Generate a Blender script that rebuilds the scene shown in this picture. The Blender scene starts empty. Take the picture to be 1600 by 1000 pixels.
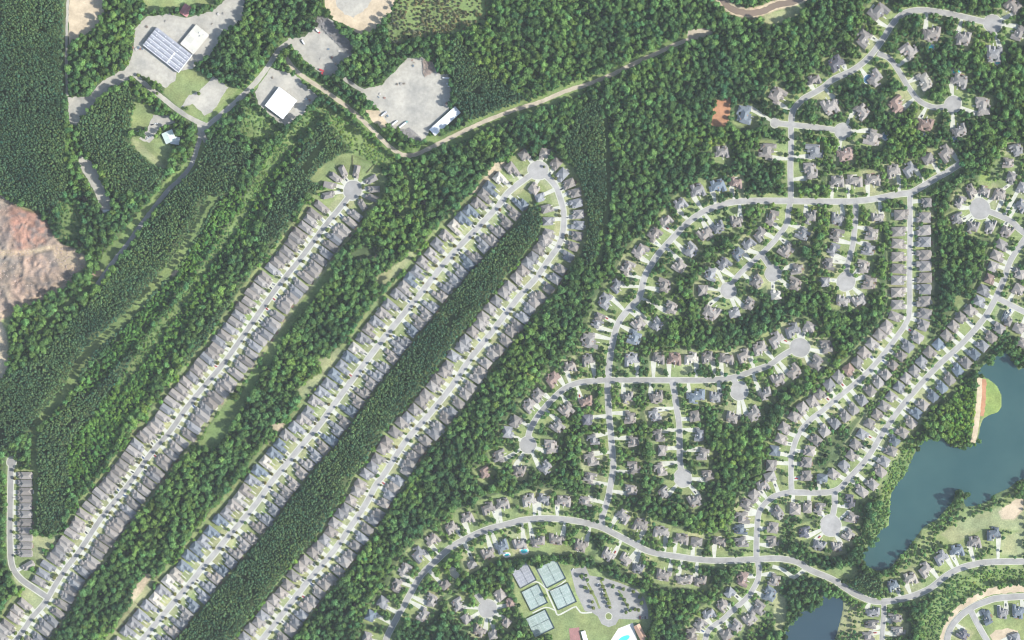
import bpy, bmesh, math, random
import numpy as np
from mathutils import Vector, Matrix
from mathutils.geometry import tessellate_polygon

R = math.radians
rng = random.Random(7)
nrs = np.random.RandomState(11)
scene = bpy.context.scene
col = scene.collection

# ------------------------------------------------------------------ camera, sky, sun, exposure
# one unit is one metre; the frame covers about 1600 m x 1000 m, seen straight down
CAM_H = 5000.0
cam = bpy.data.cameras.new("camera")
cam.sensor_width = 36.0
cam.lens = 36.0 * CAM_H / 1600.0
cam.clip_start = 50.0
cam.clip_end = 20000.0
cam_o = bpy.data.objects.new("camera", cam)
cam_o.location = (0, 0, CAM_H)
col.objects.link(cam_o)
scene.camera = cam_o

SUN_EL, SUN_AZ = 44.0, -13.0            # azimuth counted from east, counter-clockwise
sdir = Vector((math.cos(R(SUN_EL)) * math.cos(R(SUN_AZ)), math.cos(R(SUN_EL)) * math.sin(R(SUN_AZ)), math.sin(R(SUN_EL))))
world = bpy.data.worlds.new("World")
scene.world = world
world.use_nodes = True
wn = world.node_tree.nodes
sky = wn.new("ShaderNodeTexSky")
sky.sky_type = 'NISHITA'
sky.sun_disc = False
sky.sun_elevation = R(SUN_EL)
sky.sun_rotation = R(90.0 - SUN_AZ)
sky.air_density = 1.3
sky.dust_density = 1.5
wn["Background"].inputs["Strength"].default_value = 0.15
world.node_tree.links.new(sky.outputs[0], wn["Background"].inputs["Color"])
sun = bpy.data.lights.new("sun", 'SUN')
sun.energy = 4.4
sun.angle = R(0.53)
sun.color = (1.0, 0.98, 0.92)
sun_o = bpy.data.objects.new("sun", sun)
sun_o.rotation_euler = (-sdir).to_track_quat('-Z', 'Y').to_euler()
sun_o.location = (900, -200, 1500)
col.objects.link(sun_o)
vs = scene.view_settings
vs.view_transform = 'Standard'
vs.look = 'None'
vs.exposure = 0.80
HAZE = 1.05e-5
vs.gamma = 1.0
vs.use_curve_mapping = False
scene.cycles.use_denoising = True
scene.cycles.filter_width = 1.05
scene.cycles.max_bounces = 4
scene.cycles.diffuse_bounces = 2
scene.cycles.glossy_bounces = 2
scene.cycles.transparent_max_bounces = 4
scene.cycles.volume_bounces = 0

# ------------------------------------------------------------------ helpers
def W(x, y, z=0.0):
    """map metres (x to the right, y down from the top left of the frame) to the world"""
    return Vector((x - 800.0, 500.0 - y, z))

ORD = ("first second third fourth fifth sixth seventh eighth ninth tenth eleventh twelfth thirteenth fourteenth fifteenth "
       "sixteenth seventeenth eighteenth nineteenth").split()
TENS = {2: "twent", 3: "thirt", 4: "fort", 5: "fift", 6: "sixt", 7: "sevent", 8: "eight", 9: "ninet"}
def ordinal(n):
    if n < 20: return ORD[n - 1]
    if n >= 100: return str(n) + "th"
    t, u = divmod(n, 10)
    return TENS[t] + "ieth" if u == 0 else TENS[t] + "y-" + ORD[u - 1]

def tag(o, label=None, cat=None, group=None, kind=None):
    if label: o["label"] = label
    if cat: o["category"] = cat
    if group: o["group"] = group
    if kind: o["kind"] = kind
    return o

def link(name, data, parent=None, loc=None, rot=None, scale=None, color=None):
    o = bpy.data.objects.new(name, data)
    col.objects.link(o)
    if parent is not None: o.parent = parent
    if loc is not None: o.location = loc
    if rot is not None: o.rotation_euler = (0, 0, rot)
    if scale is not None: o.scale = scale
    if color is not None: o.color = (*color, 1.0)
    return o

def mesh_from(name, verts, faces, mats, smooth=False, idx=None):
    me = bpy.data.meshes.new(name)
    me.from_pydata([tuple(v) for v in verts], [], faces)
    for m in (mats if isinstance(mats, (list, tuple)) else [mats]): me.materials.append(m)
    if idx is not None: me.polygons.foreach_set("material_index", idx)
    if smooth: me.polygons.foreach_set("use_smooth", [True] * len(me.polygons))
    me.update()
    return me

class MB:
    """collects simple solids into one mesh"""
    def __init__(self): self.v, self.f = [], []
    def add(self, vs, fs):
        n = len(self.v); self.v += [tuple(v) for v in vs]; self.f += [tuple(i + n for i in f) for f in fs]
    def box(self, x0, x1, y0, y1, z0, z1, bottom=True):
        self.add([(x0,y0,z0),(x1,y0,z0),(x1,y1,z0),(x0,y1,z0),(x0,y0,z1),(x1,y0,z1),(x1,y1,z1),(x0,y1,z1)],
                 [(4,5,6,7),(0,1,5,4),(1,2,6,5),(2,3,7,6),(3,0,4,7)] + ([(3,2,1,0)] if bottom else []))
    def prism(self, poly, z0, z1):
        n = len(poly)
        area = sum(poly[i][0]*poly[(i+1)%n][1]-poly[(i+1)%n][0]*poly[i][1] for i in range(n))
        if area < 0: poly = poly[::-1]
        vs = [(x,y,z0) for x,y in poly] + [(x,y,z1) for x,y in poly]
        fs = [tuple(n+i for i in range(n)), tuple(range(n-1,-1,-1))] + [(i,(i+1)%n,n+(i+1)%n,n+i) for i in range(n)]
        self.add(vs, fs)
    def cyl(self, cx, cy, r0, r1, z0, z1, n=8):
        a = [2*math.pi*i/n for i in range(n)]
        vs = [(cx+r0*math.cos(t),cy+r0*math.sin(t),z0) for t in a] + [(cx+r1*math.cos(t),cy+r1*math.sin(t),z1) for t in a]
        fs = [tuple(range(n,2*n)), tuple(range(n-1,-1,-1))] + [(i,(i+1)%n,n+(i+1)%n,n+i) for i in range(n)]
        self.add(vs, fs)
    def mesh(self, name, mats): return mesh_from(name, self.v, self.f, mats)

# ------------------------------------------------------------------ materials
def new_mat(name):
    m = bpy.data.materials.new(name); m.use_nodes = True
    nt = m.node_tree
    b = nt.nodes["Principled BSDF"]
    b.inputs["Specular IOR Level"].default_value = 0.25
    return m, nt, b

def noise(nt, scale, detail=4.0, coord=None, rough=0.6):
    n = nt.nodes.new("ShaderNodeTexNoise")
    n.inputs["Scale"].default_value = scale
    n.inputs["Detail"].default_value = detail
    n.inputs["Roughness"].default_value = rough
    if coord is not None: nt.links.new(coord, n.inputs["Vector"])
    return n

def pos(nt):
    g = nt.nodes.new("ShaderNodeNewGeometry")
    return g.outputs["Position"]

def ramp(nt, fac, stops):
    r = nt.nodes.new("ShaderNodeValToRGB")
    els = r.color_ramp.elements
    while len(els) < len(stops): els.new(0.5)
    for e, (p, c) in zip(els, stops):
        e.position = p; e.color = (*c, 1.0) if len(c) == 3 else c
    nt.links.new(fac, r.inputs[0])
    return r.outputs[0]

def mul(nt, a, b, fac=1.0):
    m = nt.nodes.new("ShaderNodeMix"); m.data_type = 'RGBA'; m.blend_type = 'MULTIPLY'
    m.inputs[0].default_value = fac
    nt.links.new(a, m.inputs[6]); nt.links.new(b, m.inputs[7])
    return m.outputs[2]

def surf(name, c, rough=0.85, var=0.18, scale=0.25, fine=1.2, tint=None, bump=0.0):
    """world-space mottled surface around the colour c"""
    m, nt, b = new_mat(name)
    p = pos(nt)
    n1 = noise(nt, scale, 5.0, p); n2 = noise(nt, fine, 3.0, p)
    lo, hi = 1.0 - var, 1.0 + var
    t = tint or (1, 1, 1)
    c1 = ramp(nt, n1.outputs[0], [(0.3, [v*lo for v in c]), (0.7, [min(1,v*hi*k) for v,k in zip(c,t)])])
    f = ramp(nt, n2.outputs[0], [(0.25, (1-var,)*3), (0.75, (1.0,)*3)])
    nt.links.new(mul(nt, c1, f), b.inputs["Base Color"])
    b.inputs["Roughness"].default_value = rough
    if bump:
        bp = nt.nodes.new("ShaderNodeBump"); bp.inputs["Distance"].default_value = bump
        nt.links.new(n2.outputs[0], bp.inputs["Height"]); nt.links.new(bp.outputs[0], b.inputs["Normal"])
    return m

def objcol(name, rough=0.85, var=0.2, scale=0.5, streak=False, metal=0.0, spec=0.25):
    """the object's own colour, weathered"""
    m, nt, b = new_mat(name)
    oi = nt.nodes.new("ShaderNodeObjectInfo")
    p = pos(nt)
    n1 = noise(nt, scale, 4.0, p)
    f = ramp(nt, n1.outputs[0], [(0.25, (1-var,)*3), (0.75, (1+var*0.5,)*3)])
    c = mul(nt, oi.outputs["Color"], f)
    if streak:
        w = nt.nodes.new("ShaderNodeTexNoise"); w.inputs["Scale"].default_value = 2.2; w.inputs["Detail"].default_value = 2
        tc = nt.nodes.new("ShaderNodeTexCoord"); nt.links.new(tc.outputs["Object"], w.inputs["Vector"])
        c = mul(nt, c, ramp(nt, w.outputs[0], [(0.3, (0.78,)*3), (0.7, (1.1,)*3)]))
    nt.links.new(c, b.inputs["Base Color"])
    b.inputs["Roughness"].default_value = rough
    b.inputs["Metallic"].default_value = metal
    b.inputs["Specular IOR Level"].default_value = spec
    return m

M = {}
M["roof"] = objcol("roof_shingle", 0.9, 0.22, 0.6, True)
M["metal_roof"] = objcol("metal_roof", 0.45, 0.10, 0.15, False, 0.0, 0.4)
M["wall"] = objcol("wall_siding", 0.85, 0.12, 0.5)
M["trim"] = surf("white_trim", (0.62, 0.61, 0.58), 0.6, 0.05)
M["brick"] = surf("chimney_brick", (0.28, 0.17, 0.13), 0.9, 0.2)
M["asphalt"] = surf("asphalt_worn", (0.270, 0.263, 0.248), 0.9, 0.18, 0.045, 0.35)
M["street"] = objcol("street_asphalt", 0.9, 0.26, 0.07)
M["asphalt_dark"] = surf("asphalt_grey", (0.228, 0.226, 0.222), 0.9, 0.18, 0.05, 0.4)
M["kerb"] = surf("kerb_concrete", (0.385, 0.385, 0.315), 0.9, 0.14, 0.08, 0.9)
M["concrete"] = surf("concrete_drive", (0.425, 0.425, 0.360), 0.9, 0.14, 0.12, 0.8)
M["gravel"] = surf("pale_gravel", (0.350, 0.338, 0.305), 0.95, 0.25, 0.03, 0.18, (1.0, 0.97, 0.92))
M["tan"] = surf("tan_dirt", (0.46, 0.375, 0.265), 0.95, 0.22, 0.05, 0.3)
M["red_dirt"] = surf("red_clay", (0.38, 0.195, 0.11), 0.95, 0.2, 0.06, 0.4)
M["dirt_track"] = surf("dirt_track", (0.40, 0.345, 0.265), 0.95, 0.2, 0.08, 0.5)
M["court"] = surf("court_green", (0.245, 0.300, 0.275), 0.8, 0.16, 0.06, 0.3)
M["court2"] = surf("court_violet", (0.250, 0.258, 0.285), 0.8, 0.16, 0.06, 0.3)
M["line"] = surf("line_paint", (0.62, 0.64, 0.62), 0.7, 0.08)
M["fence"] = surf("fence_wood", (0.14, 0.095, 0.065), 0.9, 0.25, 0.5)
M["wire"] = surf("fence_wire_dark", (0.05, 0.06, 0.06), 0.7, 0.1)
M["deck"] = surf("pool_deck", (0.52, 0.50, 0.46), 0.85, 0.1)
M["trunk"] = surf("bark", (0.11, 0.085, 0.06), 0.95, 0.25, 1.0)
M["paint"] = objcol("car_paint", 0.35, 0.03, 1.0, False, 0.0, 0.5)
M["tyre"] = surf("tyre_rubber", (0.02, 0.02, 0.02), 0.8, 0.1)
M["glass"] = surf("dark_glass", (0.025, 0.03, 0.035), 0.15, 0.05)
M["log"] = surf("grey_timber", (0.33, 0.31, 0.30), 0.95, 0.25, 0.3, 1.5)
M["rock"] = surf("pink_rock", (0.40, 0.315, 0.265), 0.95, 0.3, 0.2, 1.0)
M["boulder"] = M["rock"]

def water(name, c, c2, bump=0.02):
    m, nt, b = new_mat(name)
    p = pos(nt)
    n1 = noise(nt, 0.012, 3.0, p)
    nt.links.new(ramp(nt, n1.outputs[0], [(0.35, c), (0.7, c2)]), b.inputs["Base Color"])
    b.inputs["Roughness"].default_value = 0.12
    b.inputs["Specular IOR Level"].default_value = 0.5
    n2 = noise(nt, 0.8, 3.0, p)
    bp = nt.nodes.new("ShaderNodeBump"); bp.inputs["Distance"].default_value = bump; bp.inputs["Strength"].default_value = 0.4
    nt.links.new(n2.outputs[0], bp.inputs["Height"]); nt.links.new(bp.outputs[0], b.inputs["Normal"])
    return m
M["lake"] = water("lake_water", (0.020, 0.058, 0.058), (0.030, 0.072, 0.068))
M["pond"] = water("pond_water", (0.018, 0.040, 0.054), (0.024, 0.048, 0.060))
M["stream"] = water("stream_water", (0.155, 0.115, 0.085), (0.185, 0.140, 0.105))
M["pool"] = water("pool_water", (0.05, 0.42, 0.46), (0.08, 0.52, 0.54))
M["pool_dark"] = water("pool_water_dark", (0.06, 0.14, 0.22), (0.08, 0.17, 0.26))

def foliage(name, inst):
    m, nt, b = new_mat(name)
    if inst:
        a = nt.nodes.new("ShaderNodeAttribute"); a.attribute_type = 'INSTANCER'; a.attribute_name = "tint"
        c = a.outputs["Color"]
    else:
        a = nt.nodes.new("ShaderNodeObjectInfo"); c = a.outputs["Color"]
    n1 = noise(nt, 0.9, 2.0, pos(nt))
    c = mul(nt, c, ramp(nt, n1.outputs[0], [(0.3, (0.72, 0.76, 0.72)), (0.7, (1.22, 1.16, 1.0))]))
    nt.links.new(c, b.inputs["Base Color"])
    b.inputs["Roughness"].default_value = 0.75
    b.inputs["Specular IOR Level"].default_value = 0.15
    tr = nt.nodes.new("ShaderNodeBsdfTranslucent"); nt.links.new(c, tr.inputs["Color"])
    mx = nt.nodes.new("ShaderNodeMixShader"); mx.inputs[0].default_value = 0.33
    nt.links.new(b.outputs[0], mx.inputs[1]); nt.links.new(tr.outputs[0], mx.inputs[2])
    nt.links.new(mx.outputs[0], nt.nodes["Material Output"].inputs["Surface"])
    return m
M["leaf_inst"] = foliage("leaf_forest", True)
M["leaf"] = foliage("leaf_tree", False)

# ------------------------------------------------------------------ the map (metres, x right, y down)
# street: key, words for it, words for its start, width, circles at ends (index 0 / -1: radius), points
STREETS = [
 ("s1", "the leftmost long street", "turning circle", 7.0, {0: 14.5},
  [(551,297),(542,311),(527,330),(510,350),(475,397),(447,432),(425,460),(388,513),(352,564),(322,600),(305,620),(285,646),(265,675),(237,707),(200,758),(160,807),(127,857),(104,887),(87,913),(70,942),(50,965),(32,991),(-10,1045)]),
 ("s0", "the short left-edge street", "upper end", 7.5, {0: 7.0},
  [(18,722),(17,745),(16,800),(16,850),(19,884),(32,904),(54,920),(78,936)]),
 ("s2", "the middle long street", "loop", 7.5, {0: 15.0},
  [(841,266),(820,280),(795,300),(778,322),(747,355),(716,387),(687,420),(660,455),(636,484),(612,513),(587,545),(555,587),(522,632),(498,665),(475,692),(450,722),(425,752),(400,787),(377,815),(355,840),(336,864),(317,886),(300,908),(275,937),(237,982),(190,1040)]),
 ("s3", "the third long street", "loop", 7.5, {},
  [(845,268),(858,279),(868,291),(875,308),(880,328),(881,350),(878,370),(871,387),(860,402),(837,435),(812,462),(785,497),(762,527),(735,560),(707,602),(670,648),(632,692),(603,737),(588,757),(570,790),(545,827),(522,860),(482,907),(450,948),(425,980),(385,1030)]),
 ("main", "the winding central street", "lower end", 9.0, {},
  [(940,822),(941,808),(946,791),(951,775),(954,757),(958,735),(957,710),(955,685),(952,650),(950,620),(950,594),(953,560),(959,527),(967,503),(984,481),(999,464),(1006,436),(1016,416),(1031,394),(1050,373),(1070,352),(1092,335),(1115,324),(1144,316),(1175,314),(1237,314),(1300,315),(1337,314),(1365,311),(1400,304),(1422,301),(1438,293),(1458,281),(1478,270),(1500,256)]),
 ("cross", "the curved cross street", "left end", 8.5, {0: 13.0, -1: 15.0},
  [(825,695),(827,675),(837,655),(847,642),(865,622),(884,606),(905,598),(930,595),(950,594),(1000,594),(1050,594),(1100,594),(1145,590),(1175,580),(1203,570),(1218,559),(1234,549),(1250,543)]),
 ("stub", "the cross street stub", "cross street", 9.0, {-1: 14.0}, [(1146,592),(1150,600),(1155,611)]),
 ("lane", "the lane below cross street", "cross street", 8.5, {-1: 14.0},
  [(1050,594),(1054,615),(1057,637),(1061,660),(1062,700),(1063,725),(1067,747)]),
 ("bottom", "the long bottom street", "left end", 9.0, {},
  [(600,1010),(607,990),(622,962),(640,930),(657,900),(680,877),(705,855),(732,840),(762,827),(800,817),(815,813),(844,810),(875,811),(900,814),(919,818),(940,824),(962,835),(987,848),(1010,860),(1034,866),(1062,870),(1090,874),(1125,876),(1160,875),(1200,873),(1220,873),(1245,878),(1267,891),(1300,905),(1320,918),(1340,930),(1370,940),(1412,935),(1450,921),(1475,902),(1495,890),(1517,883),(1550,878),(1640,877)]),
 ("south", "the side street near bottom", "bottom street", 7.5, {},
  [(1183,874),(1186,890),(1184,906),(1176,922),(1167,934),(1154,946),(1141,957),(1131,967),(1119,975),(1107,985),(1102,1000),(1100,1030)]),
 ("north", "the short rising street", "bottom street", 8.0, {},
  [(1182,874),(1182,850),(1183,825),(1186,800),(1197,785),(1213,774),(1235,769)]),
 ("lakeside", "the street nearest the lake", "lower end", 8.5, {},
  [(1235,769),(1265,770),(1295,769),(1312,763),(1327,747),(1350,722),(1365,700),(1380,675),(1405,640),(1437,602),(1470,567),(1500,540),(1534,502),(1551,475),(1567,440),(1580,405),(1605,368)]),
 ("inner", "the street above lakeside street", "lower end", 7.5, {},
  [(1237,769),(1236,740),(1237,712),(1246,682),(1262,660),(1287,640),(1317,615),(1350,587),(1375,560),(1397,532),(1415,506),(1421,485),(1421,425),(1422,350),(1422,303)]),
 ("court", "the court by the lake", "upper end", 8.5, {-1: 16.5}, [(1304,768),(1304,790),(1298,821)]),
 ("hill", "the top right hill street", "lower end", 8.5, {-1: 14.0},
  [(1236,194),(1239,174),(1252,157),(1270,146),(1287,136),(1302,124),(1335,108),(1360,87),(1380,60),(1395,37),(1412,21),(1437,16),(1470,19),(1512,28),(1551,37)]),
 ("spur", "the spur above central street", "upper end", 8.0, {}, [(1236,194),(1236,230),(1235,262),(1236,314)]),
 ("east_court", "the small top right court", "left end", 8.0, {0: 7.0, -1: 12.5}, [(1211,192),(1236,195),(1275,199),(1317,205)]),
 ("curl", "the curling top right lane", "upper end", 7.5, {-1: 13.0}, [(1371,83),(1390,92),(1405,112),(1420,137),(1437,158),(1462,168),(1489,163)]),
 ("mid", "the lane below central street", "central street", 7.5, {-1: 12.0},
  [(1235,315),(1232,330),(1229,350),(1215,370),(1206,381),(1190,397),(1175,410),(1156,428),(1143,444),(1138,454)]),
 ("mid_spur", "the tiny spur lane", "upper end", 7.5, {-1: 12.5}, [(1189,397),(1201,414),(1208,427)]),
 ("teardrop", "the straight upper-right lane", "central street", 7.5, {-1: 14.5}, [(1337,315),(1336,350),(1332,385),(1324,415),(1322,440)]),
 ("rim", "the cul-de-sac at right edge", "turning circle", 8.5, {0: 16.0}, [(1531,326),(1555,334),(1580,346),(1598,362),(1640,390)]),
 ("fork", "the fork at right edge", "left end", 8.0, {}, [(1560,466),(1578,476),(1602,488),(1640,505)]),
 ("low_court", "the bottom left court", "upper end", 7.5, {-1: 14.0}, [(744,928),(752,938),(762,951)]),
 ("low_lane", "the lane beside lower pond", "bottom street", 7.0, {}, [(1381,941),(1381,960),(1379,985),(1377,1030)]),
 ("new", "the unfinished street bottom right", "lower end", 9.5, {}, [(1478,1020),(1480,998),(1486,980),(1500,963),(1519,949),(1540,940),(1565,934),(1640,930)]),
 ("new_spur", "the unfinished side street", "upper end", 8.5, {}, [(1516,952),(1524,968),(1533,985),(1548,1010)]),
]
# loose tracks: name, label, material, width, points
TRACKS = [
 ("dirt_road", "tan dirt road running diagonally between the woods", "dirt_track", 6.5,
  [(1104,50),(1078,61),(1050,72),(1020,86),(995,97),(955,117),(920,131),(885,142),(842,160),(800,173),(750,193),(700,217),(662,236),(637,243),(612,232),(580,201),(550,173),(512,145),(482,125),(462,110),(447,90)]),
 ("gravel_road", "pale gravel road past the white warehouse", "gravel", 8.0, [(458,62),(440,74),(430,86),(420,102),(401,127),(376,152),(350,175),(325,196),(310,212)]),
 ("shaded_road", "narrow grey road in the shade of the woods", "asphalt", 7.0, [(316,205),(300,255),(283,278),(262,298),(225,345),(200,380),(175,412),(152,445)]),
 ("factory_road", "grey road leading to the factory yard", "gravel", 7.5, [(205,112),(225,130),(250,150),(275,170),(300,186),(323,196)]),
 ("factory_spur", "short gravel stub beside the office", "gravel", 8.0, [(311,190),(314,205),(322,222)]),
 ("edge_track", "thin pale track along the pine plantation", "gravel", 4.0, [(107,-60),(106,0),(104,60),(104,110),(105,150)]),
 ("yard_link", "gravel link into the large truck yard", "gravel", 6.0, [(537,122),(555,135),(575,145)]),
 ("loop_drive", "pale loop drive left of the lower pond", "concrete", 6.0, [(1207,885),(1220,889),(1232,897),(1241,902),(1250,895),(1263,888)]),
 ("dam_path", "pinkish dirt path along the green dam", "tan", 8.0, [(1531,590),(1530,620),(1527,650),(1524,676),(1520,692)]),
 ("planting_strip", "first planted strip in the car park", "verge", 3.6, [(918,911),(928,930),(937,951)]),
 ("planting_strip", "second planted strip in the car park", "verge", 3.0, [(938,906),(946,925),(954,945)]),
 ("planting_strip", "third planted strip in the car park", "verge", 2.6, [(966,922),(975,937),(982,951)]),
 ("court_path", "pale footpath between the tennis courts", "concrete", 2.4, [(836,884),(848,908),(857,930),(868,954),(872,961),(885,955),(900,948),(907,957),(925,957)]),
 ("court_path", "pale footpath crossing the tennis courts", "concrete", 2.0, [(812,919),(838,909),(858,923),(873,915),(884,907)]),
 ("court_path", "pale footpath above the lowest tennis court", "concrete", 2.0, [(832,958),(853,949),(868,954)]),
]
PADS = [  # name, label, material, polygon
 ("factory_yard", "pale gravel yard around the factory", "gravel",
  [(106,152),(140,150),(160,126),(198,106),(207,85),(211,45),(228,26),(262,21),(290,28),(330,18),(352,0),(355,-30),(384,-30),(379,35),(347,50),(341,70),(322,92),(300,107),(276,112),(273,127),(258,138),(240,127),(218,116),(200,126),(170,141),(150,158),(131,182),(119,196),(108,192)]),
 ("sand_clearing", "tan sandy clearing at the top left", "tan", [(108,-30),(166,-30),(163,20),(152,42),(128,58),(107,70)]),
 ("gravel_strip", "narrow gravel strip between the woods", "gravel", [(124,240),(150,258),(158,284),(175,316),(173,331),(160,331),(149,302),(134,277),(122,256)]),
 ("gravel_lot", "empty gravel lot right of the factory", "gravel", [(334,119),(357,136),(331,176),(320,180),(301,163),(283,168),(292,151),(312,142)]),
 ("office_lot", "grey parking lot of the small office", "gravel", [(240,180),(268,182),(275,192),(252,198),(243,212),(233,224),(218,217),(230,203)]),
 ("warehouse_yard", "grey gravel yard around the white warehouse", "gravel", [(423,106),(462,117),(497,152),(472,181),(447,197),(433,190),(405,165),(398,143)]),
 ("truck_yard", "pale truck yard with red trucks", "gravel", [(450,60),(477,57),(492,42),(497,22),(520,32),(552,72),(548,90),(530,101),(525,116),(510,123),(483,101),(460,78)]),
 ("clay_pit", "tan clay slope at the top edge", "tan", [(503,-30),(508,12),(520,30),(545,42),(563,56),(586,46),(608,24),(632,-30)]),
 ("pit_floor", "grey gravel floor of the clay pit", "gravel", [(518,-30),(527,10),(538,22),(552,28),(574,12),(596,-30)]),
 ("storage_yard", "large grey gravel storage yard", "gravel",
  [(562,144),(572,138),(596,132),(618,110),(638,90),(664,90),(678,100),(683,113),(701,117),(706,150),(701,173),(673,201),(664,216),(657,223),(640,216),(622,203),(606,198),(592,171)]),
 ("sand_heap", "yellow sand patch beside the storage yard", "tan", [(571,172),(592,172),(603,190),(607,203),(600,203),(582,191)]),
 ("red_clearing", "orange red clay clearing beside the big house", "red_dirt", [(1119,155),(1143,152),(1140,178),(1138,196),(1128,203),(1111,195),(1114,175)]),
 ("road_end", "pale turning patch at the dirt road end", "dirt_track", [(1074,48),(1096,44),(1112,45),(1113,53),(1098,60),(1076,62)]),
 ("car_park", "grey car park beside the tennis courts", "asphalt",
  [(891,890),(915,885),(921,899),(944,903),(969,911),(994,921),(1007,935),(1012,951),(1013,967),(990,968),(967,967),(962,976),(951,980),(940,975),(934,963),(925,957),(914,955),(900,926)]),
 ("pool_terrace", "white paved terrace around the club pool", "deck", [(966,982),(989,973),(992,986),(998,1010),(950,1012),(955,999)]),
 ("play_court", "dull red play court on the club lawn", "red_court", [(889,982),(905,980),(908,1012),(892,1012)]),
 ("bare_strip", "tan bare soil along the unfinished street", "tan",
  [(1466,1020),(1468,998),(1475,977),(1490,953),(1512,935),(1544,919),(1580,913),(1640,911),(1640,924),(1580,926),(1548,929),(1522,941),(1500,955),(1482,978),(1474,1000),(1472,1020)]),
 ("bare_lot", "tan bare lot inside the unfinished street", "tan", [(1546,993),(1556,984),(1575,982),(1592,985),(1585,1000),(1575,1020),(1560,1020)]),
 ("bare_lot", "pale bare field beside the lake at right", "tan", [(1566,794),(1586,782),(1596,780),(1598,795),(1585,808),(1572,812)]),
 ("dam_strip", "orange clay strip beside the dam path", "red_dirt", [(1534,592),(1541,592),(1541,622),(1537,650),(1532,650)]),
 ("side_court", "pale court pavement by the bottom street", "concrete", [(703,884),(712,888),(719,897),(714,906),(705,900),(700,892)]),
]
LAKE = [(1640,545),(1592,580),(1580,562),(1571,548),(1560,556),(1545,566),(1534,574),(1528,585),(1545,592),(1558,602),(1566,618),(1566,636),(1560,645),(1545,650),(1537,655),(1532,668),(1529,690),(1518,698),(1500,700),(1485,698),(1477,688),(1468,684),(1452,688),(1440,692),(1433,704),(1424,720),(1416,740),(1403,755),(1393,772),(1391,795),(1390,822),(1377,828),(1369,841),(1358,853),(1347,868),(1353,884),(1367,890),(1380,892),(1393,886),(1404,872),(1415,862),(1428,845),(1441,826),(1455,816),(1465,812),(1478,795),(1486,788),(1491,778),(1494,766),(1502,764),(1508,770),(1507,783),(1510,792),(1528,790),(1545,782),(1556,772),(1575,764),(1590,752),(1640,735)]
POND = [(1286,932),(1300,932),(1314,935),(1318,942),(1316,960),(1311,978),(1305,1000),(1298,1060),(1210,1060),(1222,1000),(1236,975),(1252,956),(1268,950),(1284,944)]
STREAM = [(1118,-20),(1132,4),(1148,16),(1170,20),(1192,17),(1212,8),(1240,2),(1270,-12)]

# ground cover: 0 forest floor, 1 lawn, 2 pale dry lawn, 3 bare rock and clay, 4 tan soil, 5 rough meadow, 6 bright lawn
COVER = [
 (5, [(470,185),(500,165),(514,158),(545,185),(590,225),(632,250),(604,266),(585,262),(560,250),(525,200),(512,182),(430,265),(410,258)]),
 (5, [(396,160),(410,170),(440,200),(420,225),(390,230),(370,190)]),
 (1, [(270,118),(290,120),(300,140),(295,155),(275,163),(258,146)]), (1, [(212,155),(235,165),(245,180),(232,195),(205,205),(203,180)]),
 (1, [(230,222),(258,218),(268,232),(262,262),(240,245),(210,222)]), (2, [(205,215),(218,222),(260,262),(268,272),(255,265),(215,238)]),
 (1, [(333,178),(357,140),(378,136),(365,160),(345,178),(330,195),(300,180),(293,165),(318,182)]),
 (3, [(-80,298),(0,304),(20,317),(40,329),(60,334),(73,345),(81,362),(95,380),(118,389),(133,402),(133,418),(118,430),(98,448),(60,468),(25,480),(0,502),(-80,515)]),
 (4, [(-80,500),(2,502),(10,520),(14,548),(12,575),(4,592),(-80,600)]),
 (2, [(1195,22),(1215,20),(1250,10),(1262,14),(1235,30),(1205,42),(1195,40)]),
 (6, [(1536,590),(1545,592),(1558,602),(1567,618),(1567,636),(1560,646),(1545,651),(1534,654)]),
 (1, [(868,962),(900,950),(907,957),(930,960),(940,978),(952,982),(966,978),(990,970),(990,976),(965,982),(952,1000),(940,1020),(870,1020),(866,985)]),
 (1, [(885,880),(893,892),(915,955),(908,955),(884,905),(874,878)]),
 (1, [(1475,800),(1535,790),(1570,775),(1600,760),(1620,900),(1520,884),(1470,892),(1420,920),(1380,925),(1375,900),(1420,862)]),
 (1, [(1290,890),(1330,884),(1345,890),(1328,910),(1310,905)]), (1, [(1440,820),(1600,800),(1640,880),(1530,878),(1440,880)]),
 (1, [(1480,1010),(1510,970),(1545,948),(1640,935),(1640,1020)]),
 (2, [(1310,940),(1345,945),(1350,1010),(1305,1010)]),
 (5, [(630,0),(760,-10),(750,30),(700,50),(640,60),(612,72),(608,50)]),
 (5, [(640,50),(665,88),(690,100),(712,95),(706,70),(670,70)]),
 (5, [(95,330),(118,335),(128,360),(115,375),(98,372)]),
 (1, [(1488,300),(1640,240),(1640,380),(1560,370),(1490,360)]), (6, [(1530,268),(1548,268),(1550,290),(1530,292)]), (6, [(1483,462),(1500,455),(1512,470),(1500,485)]),
 (1, [(36,890),(52,880),(80,900),(64,930),(40,908)]), (2, [(22,900),(50,922),(72,945),(52,950),(30,925)]), (2, [(48,838),(95,842),(90,865),(70,880),(50,870)]),
 (4, [(580,408),(590,402),(592,395),(582,397),(555,402),(560,408)]), (4, [(625,415),(640,395),(625,418),(600,440),(590,440),(588,432),(605,425)]),
]
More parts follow.
